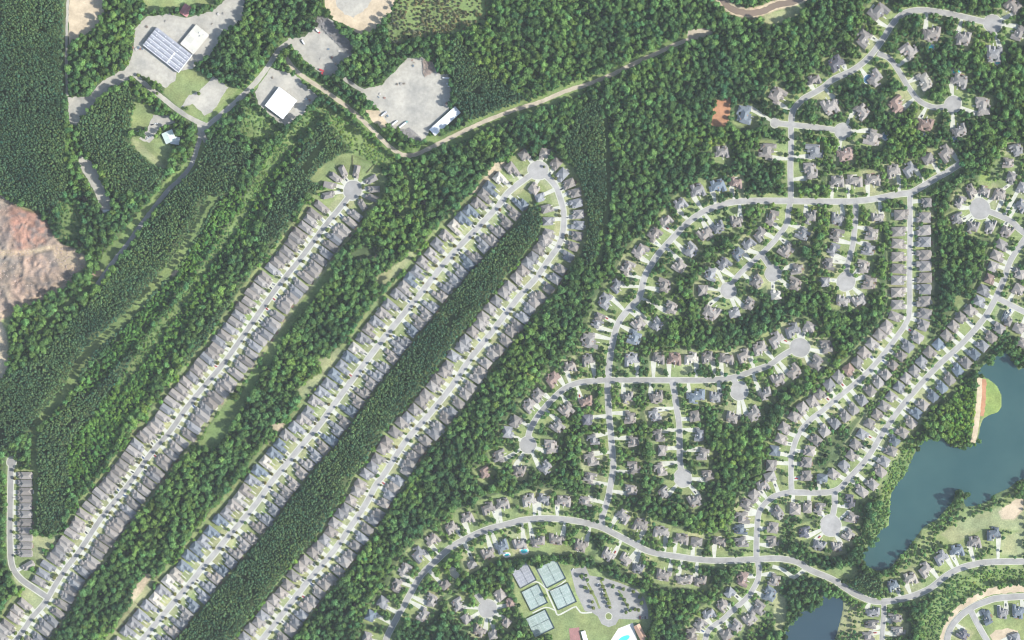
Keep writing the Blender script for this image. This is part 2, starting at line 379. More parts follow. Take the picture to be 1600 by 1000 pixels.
# planted stands: kind, polygon (painted in order over the default mixed woodland)
STANDS = [
 ("pine", [(-80,-80),(102,-80),(101,160),(106,250),(112,285),(84,330),(60,330),(0,300),(-80,295)]),
 ("pine", [(708,50),(745,100),(800,140),(830,160),(790,175),(740,195),(712,165),(708,120)]),
 ("pine", [(905,170),(932,150),(945,200),(948,300),(930,400),(915,420),(908,340),(898,262),(880,230)]),
 ("pine", [(320,215),(400,235),(280,420),(215,490),(60,660),(-80,780),(-80,640),(60,560),(165,445),(250,330)]),
 ("pine", [(60,680),(130,610),(200,520),(215,580),(110,740),(100,830),(60,830)]),
 ("pine", [(108,830),(170,740),(260,610),(330,500),(380,440),(470,330),(510,250),(545,195),(575,250),(500,300),(420,410),(300,575),(210,690),(120,800)]),
 ("pine", [(122,195),(150,165),(200,130),(212,150),(205,210),(262,268),(240,305),(180,300),(165,270),(130,230)]),
 ("bright", [(430,225),(470,230),(400,350),(300,500),(200,660),(150,745),(110,750),(105,700),(180,600),(300,440),(370,330)]),
 ("bright", [(345,310),(388,288),(372,330),(300,430),(230,520),(140,620),(122,604),(215,492),(290,410)]),
 ("scrub", [(400,290),(412,298),(365,370),(300,460),(245,540),(190,615),(180,605),(235,525),(300,440),(350,365)]),
 ("bright", [(1490,610),(1520,592),(1526,640),(1515,690),(1490,695),(1478,680)]),
 ("scrub", [(385,165),(408,170),(438,200),(425,215),(400,228),(375,205)]),
 ("scrub", [(470,185),(500,165),(514,176),(455,235),(430,268),(395,325),(380,312),(415,255)]),
 ("scrub", [(505,160),(545,185),(590,226),(632,252),(600,264),(556,240),(520,197)]),
 ("pine", [(500,192),(520,197),(548,236),(530,246),(505,262),(470,318),(425,385),(402,372),(440,300)]),
 ("scrub", [(1445,1020),(1440,960),(1470,925),(1510,895),(1560,885),(1640,882),(1640,908),(1560,912),(1510,932),(1480,965),(1463,1020)]),
 ("brush", [(625,-20),(770,-20),(760,40),(700,55),(640,62),(612,75),(605,50)]),
 ("scrub", [(92,310),(118,320),(130,350),(118,378),(98,378)]),
 ("scrub", [(1385,700),(1432,690),(1420,740),(1400,760),(1392,830),(1360,845),(1350,860),(1345,840),(1375,790)]),
 ("sparse", [(1505,900),(1440,925),(1425,905),(1480,870),(1640,800),(1640,875)]),
 ("sparse", [(1195,790),(1200,700),(1230,650),(1270,612),(1300,590),(1380,498),(1388,325),(1462,325),(1468,495),(1490,500),(1545,440),(1560,360),(1640,380),(1640,520),(1565,540),(1410,690),(1370,780),(1200,870),(1140,860)]),
 ("sparse", [(1488,300),(1560,250),(1640,230),(1640,380),(1560,372),(1490,362)]),
 ("sparse", [(1078,1020),(1085,970),(1130,915),(1150,885),(1230,885),(1230,960),(1190,1000),(1170,1020)]),
 ("sparse", [(1475,795),(1560,770),(1640,740),(1640,800),(1480,870),(1420,910),(1400,880),(1440,828)]),
 ("sparse", [(1310,935),(1345,940),(1420,945),(1415,1020),(1300,1020)]),
 ("none", [(1536,590),(1545,592),(1558,602),(1567,618),(1567,636),(1560,646),(1545,651),(1520,696),(1526,600)]),
 ("none", [(886,880),(930,885),(1010,925),(1018,970),(1000,1020),(868,1020),(862,990),(836,998),(812,955),(798,895),(820,876),(838,886),(870,874)]),
 ("none", [(760,850),(930,850),(925,862),(890,868),(830,868),(775,872)]),
 ("none", [(1285,890),(1330,882),(1346,890),(1330,908),(1310,903)]),
 ("none", [(1478,1020),(1488,975),(1510,950),(1545,936),(1640,925),(1640,1020)]),
 ("pine", [(1329,903),(1345,893),(1370,897),(1378,915),(1375,930),(1345,932),(1332,920)]),
 ("none", [(205,-30),(235,20),(290,10),(330,10),(350,-30)]),
 ("none", [(212,158),(236,166),(246,180),(230,200),(206,206)]), ("none", [(208,212),(262,218),(270,236),(262,266),(240,258),(205,225)]),
 ("none", [(268,116),(300,105),(325,120),(358,135),(380,138),(350,180),(330,196),(292,180),(255,146)]),
 ("none", [(1192,20),(1215,18),(1255,5),(1262,12),(1235,30),(1205,42),(1192,40)]), 
 ("none", [(-80,290),(0,302),(20,315),(62,330),(75,345),(84,362),(97,380),(120,388),(136,402),(136,418),(118,432),(98,450),(60,470),(25,483),(15,505),(17,548),(12,575),(4,592),(-80,600)]),
 ("none", [(36,830),(94,842),(92,862),(66,890),(85,905),(78,930),(52,950),(20,905),(10,870),(10,715),(22,708),(28,732),(52,735),(52,830)]),
 ("none", [(485,282),(500,262),(535,240),(560,240),(595,262),(606,285),(600,310),(580,328)]),
]
CUTS = [
 (8.5, [(318,212),(304,250),(283,273),(262,292),(225,340),(200,374),(175,407),(150,440)]),  # narrow open lines through the woods: half width, points
 (7.0, [(335,305),(307,357),(275,410),(232,457),(200,495),(160,530),(130,562),(107,607),(82,637),(57,665)]),
 (5.5, [(56,665),(54,712),(54,750),(52,830)]), (4.0, [(262,300),(225,330),(190,372),(165,400),(150,440),(110,470),(60,520)]),
 (4.0, [(945,165),(950,250),(949,330),(935,410)]), (5.0, [(630,258),(645,300),(628,340)]), (6.0, [(640,205),(700,222),(760,196),(800,180),(860,160),(910,140)]),
 (6.0, [(440,398),(400,470),(380,520)]), (7.0, [(520,420),(480,470),(440,520),(415,570)]), (7.0, [(405,575),(385,615),(345,680),(325,700)]),
]
CLEAR = [[(545,395),(570,385),(592,390),(586,402),(560,408)]]
OPEN = [  # (ground, polygon): bare or grassy patches behind the rows, free of trees
 (2, [(583,436),(600,425),(622,412),(640,392),(652,394),(628,425),(602,447),(590,447)]), (4, [(733,305),(752,285),(768,262),(776,252),(794,254),(786,264),(766,282),(746,303)]),
 (2, [(497,562),(515,558),(527,543),(537,550),(516,577),(505,582)]), (2, [(466,607),(490,590),(505,577),(513,584),(486,614),(470,622)]), (4, [(424,662),(445,660),(441,676),(428,672)]),
 (2, [(176,992),(205,942),(225,920),(236,903),(243,910),(218,950),(190,990)]), (4, [(205,930),(220,905),(232,895),(236,903),(222,925),(208,942)]), (5, [(306,700),(345,640),(360,620),(371,626),(346,668),(330,696)]),
 (2, [(1470,835),(1500,815),(1540,800),(1575,790),(1600,800),(1600,830),(1540,825),(1490,850)]), (4, [(1560,800),(1575,790),(1588,780),(1600,778),(1600,796),(1586,812),(1566,812)]), (2, [(1562,842),(1600,828),(1600,868),(1566,868)]),
 (5, [(470,262),(482,245),(505,215),(512,222),(492,250),(478,272)]), (4, [(268,430),(276,420),(280,424),(272,434)]), (1, [(1488,470),(1500,455),(1514,468),(1500,488)]),
 (1, [(700,800),(720,795),(745,815),(725,825)]), (2, [(1216,930),(1228,935),(1230,960),(1222,985),(1212,985),(1208,950)]),
]
# single houses: x, y, extent in x, extent in y, roof (t taupe, g grey, s slate, l pale, b brown, d dark)
HOUSES = """
1372 19 25 27 t;1349 61 19 24 t;1306 100 25 17 d;1272 125 20 14 t;1419 79 22 22 t;1456 53 24 22 t;1505 60 20 22 t;1552 84 22 26 g;1581 10 19 22 t;1591 53 19 22 t
1499 127 24 20 t;1444 128 18 26 l;1367 122 24 18 t;1215 149 24 22 t;1297 166 24 24 t;1346 175 20 21 t;1401 164 22 22 b;1534 166 22 26 t;1446 194 23 18 b;1499 204 20 18 t
1363 216 24 22 t;1272 236 25 20 g;1321 241 22 20 b;1265 267 20 24 t;1199 236 24 22 t;1477 240 26 16 t;1450 249 16 15 t;1586 234 19 17 g;1164 180 22 26 s;1128 238 20 18 t
1090 298 18 22 g;1121 291 25 17 s;1150 286 17 18 b;1063 319 17 18 g;1041 345 16 17 t;1023 366 18 20 t;1150 346 17 17 t;1122 355 18 16 g;1101 366 22 18 t;1187 366 17 20 t
1206 340 17 22 t;1266 339 16 20 t;1308 342 18 18 g;1370 340 18 15 t;1254 366 20 17 g;1307 367 19 18 t;1361 366 20 18 t;1356 390 19 17 g;1348 416 19 18 t;1357 442 21 19 t
1301 389 17 18 g;1295 413 17 16 t;1289 441 14 13 g;1316 470 20 16 t;1341 470 19 18 t;1228 391 18 22 t;1245 421 20 14 t;1241 443 20 17 t;1212 461 14 14 l
1308 284 20 19 t;1335 283 23 19 t;1364 281 22 19 t;1395 268 18 20 t;1420 265 18 20 g;1408 336 22 14 t;1404 362 22 13 t;1404 381 22 13 t;1404 401 22 13 t;1404 420 22 13 t;1403 438 22 13 t;1403 457 22 13 t;1403 476 21 13 t;1399 495 20 13 t
1447 317 15 13 t;1443 340 21 14 t;1443 360 21 14 t;1443 378 21 14 g;1443 399 21 14 t;1443 416 21 14 t;1444 434 22 14 t;1443 452 21 14 g;1443 471 21 14 t;1444 490 21 14 t
1517 300 14 20 t;1538 299 15 17 t;1560 305 16 20 t;1500 315 14 17 t;1495 341 16 17 g;1520 355 17 17 t;1547 354 14 20 t;1573 361 17 18 t;1595 322 16 18 g;1596 294 14 15 g;1579 278 16 14 t;1574 255 18 14 t
1565 383 18 14 t;1558 400 19 14 t;1551 417 15 14 t;1546 436 14 14 b;1537 454 18 15 g;1530 471 17 15 g;1516 486 17 15 t;1501 497 16 14 t;1592 428 15 16 t;1591 453 16 15 t;1570 494 18 16 s
1001 392 22 20 t;981 418 17 20 t;963 447 17 17 g;946 471 18 22 g;937 495 15 15 t;1079 390 20 18 g;1061 416 20 17 t;1037 446 19 20 t;1048 480 18 17 t;997 506 20 17 t;1026 506 18 16 g;991 528 20 20 s;986 562 20 19 g
933 506 17 18 g;922 533 24 21 t;918 563 16 18 t;891 573 16 17 t;864 593 17 22 b;841 618 17 18 t;827 634 18 18 t;806 659 16 16 t;794 675 16 16 g;885 640 21 18 t;916 627 19 15 b;871 666 20 16 t;860 697 20 19 t
780 712 19 17 t;812 735 16 18 t;853 730 16 18 g;918 656 16 15 d;927 687 17 15 g;924 718 20 19 t;922 746 18 15 t;757 738 17 15 b;984 653 18 17 t;989 690 17 15 t;990 730 17 18 t;981 621 15 17 t
1026 620 19 18 t;1024 649 17 17 g;1029 681 17 17 t;1035 704 14 15 t;1032 734 17 18 t;985 765 18 15 t;915 783 20 12 t;1037 769 17 15 t;1085 782 20 17 t;1085 650 15 15 t;1088 619 25 19 s;1117 620 17 17 g;1092 680 15 18 g;1098 710 19 17 t;1105 742 17 15 t
1029 560 17 18 t;1054 561 19 20 b;1079 560 19 17 l;1105 559 18 17 t;1135 561 21 18 t;1162 556 21 17 t;1187 545 22 17 t;1212 531 23 18 t;1237 516 22 18 g;1264 512 16 15 t;1290 541 18 18 t;1276 566 20 18 t;1240 580 20 19 t;1215 593 20 18 t;1196 615 19 15 t;1177 646 18 21 t;1144 652 20 16 t
1112 488 23 21 t;1098 454 15 15 t;1111 429 18 19 g;1131 412 20 16 g;1153 397 18 16 s;1170 381 18 16 g;1182 439 19 15 t;1170 474 15 18 t;1147 489 16 13 g
974 807 20 18 t;1000 820 22 17 t;1032 831 24 14 t;1065 842 21 16 t;1088 847 16 14 t;1124 846 18 15 t;786 787 19 17 t;762 794 20 15 t;731 809 17 17 t;705 825 18 15 t;826 782 19 18 l;850 780 17 17 g;881 783 22 17 t;762 865 19 17 t;785 854 17 20 s;812 850 20 18 t;841 846 20 15 t;869 842 22 15 t;907 852 17 20 t
950 866 21 15 t;977 873 19 15 t;997 887 14 17 g;1036 898 21 17 t;1070 905 24 13 t;1094 907 18 15 t;1161 905 17 20 b;1140 926 13 14 g;1129 946 18 15 t;1108 959 16 18 g;1094 975 18 16 t;1081 991 17 16 t;1150 977 18 15 t;1135 991 15 16 t;1171 966 18 20 t;1186 949 20 17 t;1202 927 18 20 s;1209 906 17 17 t
632 889 15 20 t;621 915 14 20 t;599 941 16 16 g;580 962 16 15 s;575 995 14 14 t;674 937 16 18 t;661 961 15 20 t;716 944 16 20 t;729 966 14 13 t;695 913 13 14 t;737 881 13 13 t;781 929 16 15 t;797 941 12 13 b;749 985 18 15 t;770 991 12 14 t;791 972 13 12 t;676 843 18 18 t;654 866 22 17 g
1551 834 19 18 s;1522 847 18 18 t;1495 860 19 17 s;1469 871 21 16 g;1445 890 20 18 t;1422 904 19 18 l;1394 915 15 17 s;1364 956 20 13 g;1362 975 20 12 t;1356 994 18 12 t;1398 965 20 12 t;1403 985 20 12 t
1542 964 14 22 s;1566 957 14 18 g;1590 955 17 20 s;1504 991 18 13 d;1585 997 15 13 g
1345 767 13 19 t;1328 782 14 19 d;1362 756 17 14 t;1330 809 20 14 t;1325 836 18 15 t;1307 854 14 17 t;1280 851 18 15 g;1257 831 17 15 d;1280 794 15 17 t;1261 792 12 17 t;1242 795 15 17 t;1215 800 15 19 t;1167 787 19 17 t;1179 774 16 15 t;1192 759 17 17 t;1160 809 20 16 t;1157 827 20 14 s;1159 847 20 14 t;1207 824 16 15 t;1207 845 17 15 t
1386 511 17 17 t;1374 524 17 15 t;1362 538 17 15 t;1350 552 17 15 t;1340 566 16 15 t;1326 578 16 15 b;1310 589 17 15 t;1296 602 17 15 g;1281 616 16 15 t;1269 628 16 15 t;1254 638 17 15 t;1241 651 17 15 t;1226 669 17 15 t;1221 686 18 14 t;1210 704 17 14 s;1205 727 16 15 t;1203 745 16 14 t
1441 508 16 16 t;1432 527 17 15 t;1417 541 17 15 g;1407 556 15 14 t;1394 570 14 13 t;1383 585 15 14 t;1371 597 16 14 t;1359 610 16 14 t;1346 625 16 14 g;1332 639 16 14 t;1319 650 16 14 t;1304 661 16 14 g;1287 673 16 15 t;1274 687 17 14 t;1264 704 17 14 t;1259 722 17 14 t;1259 743 16 14 t
1490 510 16 14 t;1479 525 17 14 t;1466 539 16 15 s;1452 551 17 15 t;1440 566 16 15 g;1429 580 16 14 t;1416 591 15 14 t;1405 605 16 14 g;1392 620 15 14 t;1381 635 16 14 t;1370 648 15 14 t;1359 662 16 14 t;1347 679 16 14 g;1337 695 16 14 t;1331 712 17 14 t;1319 728 16 14 g;1302 741 16 14 t;1284 748 15 14 s
1575 502 15 14 t;1560 513 16 14 t;1547 527 17 14 t;1534 540 17 14 g;1521 553 17 14 s;1508 566 17 14 t;1495 578 17 14 s;1482 592 17 14 t;1470 605 17 14 s;1456 619 16 14 s;1441 632 16 14 t;1431 645 16 14 s;1422 660 17 14 t;1409 675 17 14 t;1396 688 16 13 s;1391 704 17 14 t;1380 720 17 14 g;1374 736 18 14 t;1591 512 15 15 t;1597 536 14 14 t
"""
ROOFC = {"t": (0.240, 0.220, 0.202), "g": (0.212, 0.213, 0.218), "s": (0.140, 0.165, 0.190), "l": (0.37, 0.345, 0.305), "b": (0.27, 0.195, 0.165), "d": (0.135, 0.135, 0.155)}
ROOFW = {"t": "taupe-roofed", "g": "grey-roofed", "s": "slate-blue-roofed", "l": "pale-roofed", "b": "brown-roofed", "d": "dark-roofed"}

# ------------------------------------------------------------------ rasters of the map (1 m cells)
OX = OY = 80
GW, GH = 1760, 1160
M["deck_wood"] = surf("deck_wood", (0.22, 0.15, 0.11), 0.9, 0.2, 0.5)
M["verge"] = surf("verge_grass", (0.17, 0.20, 0.075), 0.95, 0.25, 0.2, 1.0)
M["red_court"] = surf("red_court", (0.27, 0.14, 0.13), 0.85, 0.2, 0.1, 0.5)

def fill(mask, poly, val):
    p = np.array(poly, float)
    x0, x1 = max(int(p[:,0].min())-1, -OX), min(int(p[:,0].max())+2, GW-OX)
    y0, y1 = max(int(p[:,1].min())-1, -OY), min(int(p[:,1].max())+2, GH-OY)
    if x1 <= x0 or y1 <= y0: return
    yy, xx = np.mgrid[y0:y1, x0:x1]
    xx = xx + 0.5; yy = yy + 0.5
    ins = np.zeros(xx.shape, bool)
    n = len(p)
    for i in range(n):
        ax, ay = p[i]; bx, by = p[(i+1) % n]
        if ay == by: continue
        c = (ay > yy) != (by > yy)
        ins ^= c & (xx < (bx-ax) * (yy-ay) / (by-ay) + ax)
    mask[y0+OY:y1+OY, x0+OX:x1+OX][ins] = val

def blur(a, n):
    for _ in range(n):
        a = (a + np.roll(a,1,0) + np.roll(a,-1,0))/3; a = (a + np.roll(a,1,1) + np.roll(a,-1,1))/3
    return a
def warped(shape, cell, seed):
    r = np.random.RandomState(seed)
    yy, xx = np.mgrid[0:shape[0], 0:shape[1]].astype(float)
    a = 0.5+seed*0.7; wx = value_noise(shape, cell*2, seed+50)*cell*1.6; wy = value_noise(shape, cell*2, seed+51)*cell*1.6
    u = (xx*math.cos(a)+yy*math.sin(a)+wx)/cell; v = (-xx*math.sin(a)+yy*math.cos(a)+wy)/cell
    u -= u.min(); v -= v.min()
    g = r.rand(int(v.max())+3, int(u.max())+3)
    i, j = v.astype(int), u.astype(int); fy, fx = v-i, u-j
    fy, fx = fy*fy*(3-2*fy), fx*fx*(3-2*fx)
    return g[i,j]*(1-fy)*(1-fx)+g[i+1,j]*fy*(1-fx)+g[i,j+1]*(1-fy)*fx+g[i+1,j+1]*fy*fx
def value_noise(shape, cell, seed):
    r = np.random.RandomState(seed)
    gh, gw = shape[0]//cell+3, shape[1]//cell+3
    g = r.rand(gh, gw)
    yy, xx = np.mgrid[0:shape[0], 0:shape[1]] / float(cell)
    i, j = yy.astype(int), xx.astype(int); fy, fx = yy-i, xx-j
    fy, fx = fy*fy*(3-2*fy), fx*fx*(3-2*fx)
    return g[i,j]*(1-fy)*(1-fx)+g[i+1,j]*fy*(1-fx)+g[i,j+1]*(1-fy)*fx+g[i+1,j+1]*fy*fx

def disc(mask, cx, cy, r, val):
    fill(mask, [(cx + r*math.cos(t*math.pi/12), cy + r*math.sin(t*math.pi/12)) for t in range(24)], val)

def at_mask(mask, x, y):
    i, j = int(math.floor(y)) + OY, int(math.floor(x)) + OX
    return mask[i, j] if 0 <= i < GH and 0 <= j < GW else 0

def smooth_line(pts, step=4.0):
    """Catmull-Rom through the points, about one point each step metres"""
    P = [np.array(p, float) for p in pts]
    P = [2*P[0]-P[1]] + P + [2*P[-1]-P[-2]]
    out = []
    for i in range(1, len(P)-2):
        a, b, c, d = P[i-1], P[i], P[i+1], P[i+2]
        n = max(1, int(np.linalg.norm(c-b)/step))
        for k in range(n):
            t = k/n
            out.append(0.5*((2*b)+(c-a)*t+(2*a-5*b+4*c-d)*t*t+(3*b-a-3*c+d)*t**3))
    out.append(P[-2])
    return np.array(out)

def normals(L):
    d = np.gradient(L, axis=0)
    d /= np.linalg.norm(d, axis=1)[:, None] + 1e-9
    return np.stack([d[:,1], -d[:,0]], 1)      # for a street running down-left this points down-right

def strip_poly(L, a, b):
    n = normals(L)
    return [tuple(p) for p in (L + n*a)] + [tuple(p) for p in (L + n*b)[::-1]]

LINES = {s[0]: smooth_line(s[5]) for s in STREETS}
S = {s[0]: s for s in STREETS}
ARC = {k: np.concatenate([[0], np.cumsum(np.linalg.norm(np.diff(L, axis=0), axis=1))]) for k, L in LINES.items()}
ALLP = np.concatenate([LINES[s[0]] for s in STREETS])
ALLK = [s[0] for s in STREETS for _ in LINES[s[0]]]
ALLA = np.concatenate([ARC[s[0]] for s in STREETS])

def nearest(x, y, keys=None):
    if keys and len(keys) == 1:
        L = LINES[keys[0]]
        d = np.hypot(L[:,0]-x, L[:,1]-y); i = int(d.argmin())
        return keys[0], ARC[keys[0]][i], L[i], d[i]
    d = np.hypot(ALLP[:,0]-x, ALLP[:,1]-y)
    i = int(d.argmin())
    return ALLK[i], ALLA[i], ALLP[i], d[i]

SIDES = ["right", "lower-right", "lower", "lower-left", "left", "upper-left", "upper", "upper-right"]
def side_word(dx, dy):
    return SIDES[int(round(math.atan2(dy, dx) / (math.pi/4))) % 8]

# ------------------------------------------------------------------ house list
H = []   # dicts
def add_house(x, y, fx, fy, front, depth, typ, roof, street, arc):
    H.append(dict(x=x, y=y, fx=fx, fy=fy, w=front, d=depth, typ=typ, roof=roof, street=street, arc=arc))

def row(key, side, off, step, start, end, front, depth, typ, roofs, skip=()):
    L, A = LINES[key], ARC[key]
    N = normals(L)
    s0 = A[np.hypot(L[:,0]-start[0], L[:,1]-start[1]).argmin()]
    s1 = A[np.hypot(L[:,0]-end[0], L[:,1]-end[1]).argmin()]
    s = s0
    while s <= s1:
        i = int(np.searchsorted(A, s)); i = min(i, len(L)-1)
        n = N[max(0,i-3):i+4].mean(0); n /= np.linalg.norm(n)
        o = off + rng.uniform(-1.6, 1.6)
        x, y = L[i] + n*o*side
        if not any(math.hypot(x-a, y-b) < r for a, b, r in skip):
            add_house(x, y, -n[0]*side, -n[1]*side, front*rng.uniform(0.97, 1.03), depth*rng.uniform(0.90, 1.05), typ, rng.choice(roofs), key, s)
        s += step
row("s1", -1, 22.5, 12.3, (519,340), (-10,1045), 10.6, 24.0, "A", "tttgt", skip=((58,922,11),(48,930,10)))
row("s1", 1, 25.0, 12.3, (534,322), (-10,1045), 10.6, 24.5, "A", "tttgt")
for x, y, a in ((537,269,-72),(557,269,-105),(580,281,-35),(584,296,0),(581,309,8),(566,320,38),(525,278,-128),(516,290,-145),(514,305,-148)):
    dx, dy = 551-x, 297-y; q = math.hypot(dx, dy)
    add_house(x, y, dx/q, dy/q, 9.5, 19.0, "A", "t", "s1", 0.0)
for i in range(11):
    add_house(39, 743+12.15*i, -1, 0, 10.4, 22.0, "A", "t", "s0", 20+12.15*i)
add_house(44, 884, -0.87, 0.5, 10.0, 19.0, "A", "t", "s0", 165)
row("s2", -1, 23.5, 17.3, (815,285), (190,1040), 14.3, 26.0, "B", "sgtsgltg")
row("s2", 1, 26.0, 17.6, (795,300), (190,1040), 14.3, 25.0, "B", "tgtstg")
row("s3", -1, 21.5, 15.3, (871,387), (385,1030), 13.2, 20.5, "C", "ttttg")
row("s3", 1, 23.5, 15.3, (855,409), (385,1030), 13.2, 20.5, "C", "ttttg")
for x, y, f, d in ((819,243,14,17),(851,241,15,18),(868,256,14,18),(878,273,14,20),(889,287,13,19),(898,302,13,20),(900,318,13,20),(903,335,13,20),(903,352,13,20),(901,369,13,18),(895,385,13,18),(887,401,13,18),
                   (835,295,15,16),(844,309,12,16),(855,326,12,19),(857,346,12,19),(858,365,12,19),(849,380,12,17)):
    k, a, p, dd = nearest(x, y, ("s3",) if x > 822 else ("s2",))
    q = math.hypot(p[0]-x, p[1]-y)
    add_house(x, y, (p[0]-x)/q, (p[1]-y)/q, f, d, "C", rng.choice("ttg"), k, a)
for tok in HOUSES.replace("\n", ";").split(";"):
    t = tok.split()
    if len(t) != 5: continue
    x, y, w, h = map(float, t[:4])
    k, a, p, dd = nearest(x, y)
    dx, dy = p[0]-x, p[1]-y; q = math.hypot(dx, dy)
    fx, fy = dx/q, dy/q
    c = abs(fx)
    front, depth = (w*(1-c)+h*c)*1.07, (h*(1-c)+w*c)*1.07
    if k in ("inner", "lakeside", "rim", "north") and 0.35 < c < 0.94: front, depth = min(w, h)*0.98, max(w, h)*1.12
    add_house(x, y, fx, fy, front, depth, "D" if max(w, h) >= 16.5 and k not in ("inner", "lakeside") else "C", t[4], k, a)

# ------------------------------------------------------------------ masks: open ground and planted kinds
KIND = {"none": 0, "mixed": 1, "pine": 2, "bright": 3, "scrub": 4, "sparse": 5, "brush": 6}
stand = np.full((GH, GW), 1, np.uint8)
cover = np.zeros((GH, GW), np.uint8)
for k, poly in STANDS: fill(stand, poly, KIND[k])
fill(stand, strip_poly(LINES["s2"][8:], 40, 110), 2)
fill(stand, strip_poly(LINES["s3"][44:], 40, 75), 1)
for k, a, b in (("s1", -44, 43), ("s2", -46, 41), ("s3", -36, 38)):
    P = strip_poly(LINES[k], a, b)
    fill(stand, P, 0); fill(cover, P, 1)
    fill(cover, strip_poly(LINES[k], -14, 14), 2)
edge_n = value_noise((GH, GW), 11, 41)
for k, a, b in (("s1", -45, -37), ("s2", -47, -38), ("s3", -37, -33)):
    em = np.zeros((GH, GW), bool); fill(em, strip_poly(LINES[k], a, b), True)
    stand[em & (edge_n > 0.60)] = 3
fill(stand, [(60,915),(90,905),(95,935),(60,960),(40,930)], 0)
fill(cover, strip_poly(smooth_line(STREAM), -8.5, 8.0), 4)
for c, poly in COVER: fill(cover, poly, c)
cover[((stand == 4) | (stand == 6)) & (cover == 0)] = 5
cover[(stand == 0) & (cover == 0)] = 1
blocked = np.zeros((GH, GW), bool)             # nothing grows here
near_house = np.zeros((GH, GW), bool)
for h in H:
    fx, fy = h["fx"], h["fy"]; rx, ry = -fy, fx
    def quad(wa, wb, da, db):
        return [(h["x"]+rx*u+fx*v, h["y"]+ry*u+fy*v) for u, v in ((wa,da),(wb,da),(wb,db),(wa,db))]
    w2, d2 = h["w"]/2, h["d"]/2
    big = h["typ"] in "D" or h["street"] not in ("s0","s1","s2","s3")
    mg = 2.4 if h["typ"] == "D" else 1.3
    if big:
        disc(near_house, h["x"], h["y"], max(w2, d2)+13, True)
        q = quad(-w2-5, w2+5, -d2-6, d2+16)
        fill(cover, q, rng.choice((1,1,1,2)))
    fill(blocked, quad(-w2-mg, w2+mg, -d2-mg, d2+mg+0.5), True)
    if big and rng.random() < (0.7 if h["y"] > 270 else 0.92): fill(blocked, quad(-w2, w2*rng.uniform(0.3, 0.9), d2, d2+rng.uniform(7, 14)), True)
    if big and h["y"] > 270 and rng.random() < 0.3: fill(blocked, quad(-w2*0.8, w2*0.8, -d2-rng.uniform(5, 9), -d2), True)
for s in STREETS:
    L = LINES[s[0]]
    fill(blocked, strip_poly(L, -s[3]/2-(2.6 if s[0] in ("s0","s1","s2","s3") else 2.0), s[3]/2+(2.6 if s[0] in ("s0","s1","s2","s3") else 2.0)), True)
    if s[0] not in ("s0","s1","s2","s3"):
        fill(near_house, strip_poly(L, -13, 13), True)
        for a, b in ((-13, -s[3]/2), (s[3]/2, 13)):
            q = strip_poly(L, a, b)
            cm = np.zeros((GH, GW), bool); fill(cm, q, True)
            cover[cm & (cover == 0)] = 1
    for i, r in s[4].items(): disc(blocked, *L[i], r+2.5, True); disc(near_house, *L[i], r+12, True)
for t in TRACKS:
    e = 4.5 if t[0] == "dirt_road" else 2.0
    fill(blocked, strip_poly(smooth_line(t[4]), -t[3]/2-e, t[3]/2+2.0), True)
    if t[0] in ("dirt_road", "gravel_road"): fill(cover, strip_poly(smooth_line(t[4]), -t[3]/2-7, t[3]/2+4), 5)
for p in PADS: fill(blocked, p[3], True)
for hw, pts in CUTS:
    P = strip_poly(smooth_line(pts), -hw, hw)
    fill(blocked, P, True); fill(cover, P, 5)
fill(cover, strip_poly(LINES["s1"], 38.5, 44), 2)
for c, P in OPEN: fill(blocked, P, True); fill(cover, P, c)
for P in CLEAR: fill(blocked, P, True); fill(cover, P, 0)  # shade over these clearings is put into the ground colour as dark cover
L = smooth_line(STREAM); fill(blocked, strip_poly(L, -10, 9), True)
for p in (LAKE, POND): fill(blocked, p, True)
for q4 in ([(668,203),(711,163),(724,176),(681,216)],[(249,210),(267,199),(285,213),(282,229),(262,229)],[(288,1),(277,19),(291,32),(306,14)],[(158,325),(174,325),(174,335),(158,335)],[(1148,163),(1180,163),(1186,198),(1144,198)]): fill(blocked, q4, True)
fill(blocked, [(219,40),(249,36),(308,30),(332,52),(285,120),(270,116)], True)

# ------------------------------------------------------------------ ground sheet with ponds and the quarry's relief
QUARRY = [c for c in COVER if c[0] == 3][0][1]
pond = np.zeros((GH, GW)); 
for p in (LAKE, POND):
    fill(pond, p, 1.0)
pond = blur(pond, 2)
hz = -4.0*np.clip(pond-0.30, 0, 0.7)
q = np.zeros((GH, GW)); fill(q, QUARRY, 1.0); q = blur(q, 8)
rck = warped((GH,GW), 9, 31)*0.6+warped((GH,GW), 4, 32)*0.4
rdg = lambda c, s: 1-np.abs(2*warped((GH,GW), c, s)-1)
rel = 6*value_noise((GH,GW), 44, 3) + 6.5*rdg(22, 4) + 4.0*rdg(9, 5) + 1.6*rdg(4, 6)
flat = np.zeros((GH, GW)); fill(flat, [(85,392),(118,390),(134,402),(134,418),(112,428),(96,418),(88,405)], 1.0); fill(flat, strip_poly(smooth_line([(-20,505),(20,487),(60,470),(98,448),(125,432),(160,427)]), -5, 5), 1.0); fill(flat, strip_poly(smooth_line([(-10,395),(40,396),(80,388),(100,388)]), -4, 4), 1.0)
flat = blur(flat, 2)
hz = hz + q*(1-0.85*flat)*np.clip(rel-7.0, -1.0, 10.0)*1.1
PAL = np.array([(0.080,0.112,0.050),(0.182,0.222,0.094),(0.245,0.262,0.140),(0.255,0.190,0.152),(0.41,0.335,0.245),(0.140,0.195,0.070),(0.185,0.250,0.075)])
gcol = PAL[cover]
pink = np.zeros((GH, GW)); fill(pink, [(15,320),(60,333),(76,345),(80,362),(72,385),(30,392),(18,360)], 1.0); pink = blur(pink, 12)[..., None]
gcol = gcol*(1-pink*0.6) + np.array((0.27,0.125,0.092))*pink*0.6
gm_ = (q[...,None]*np.clip((rck-0.5)*5, 0, 0.75)[...,None])
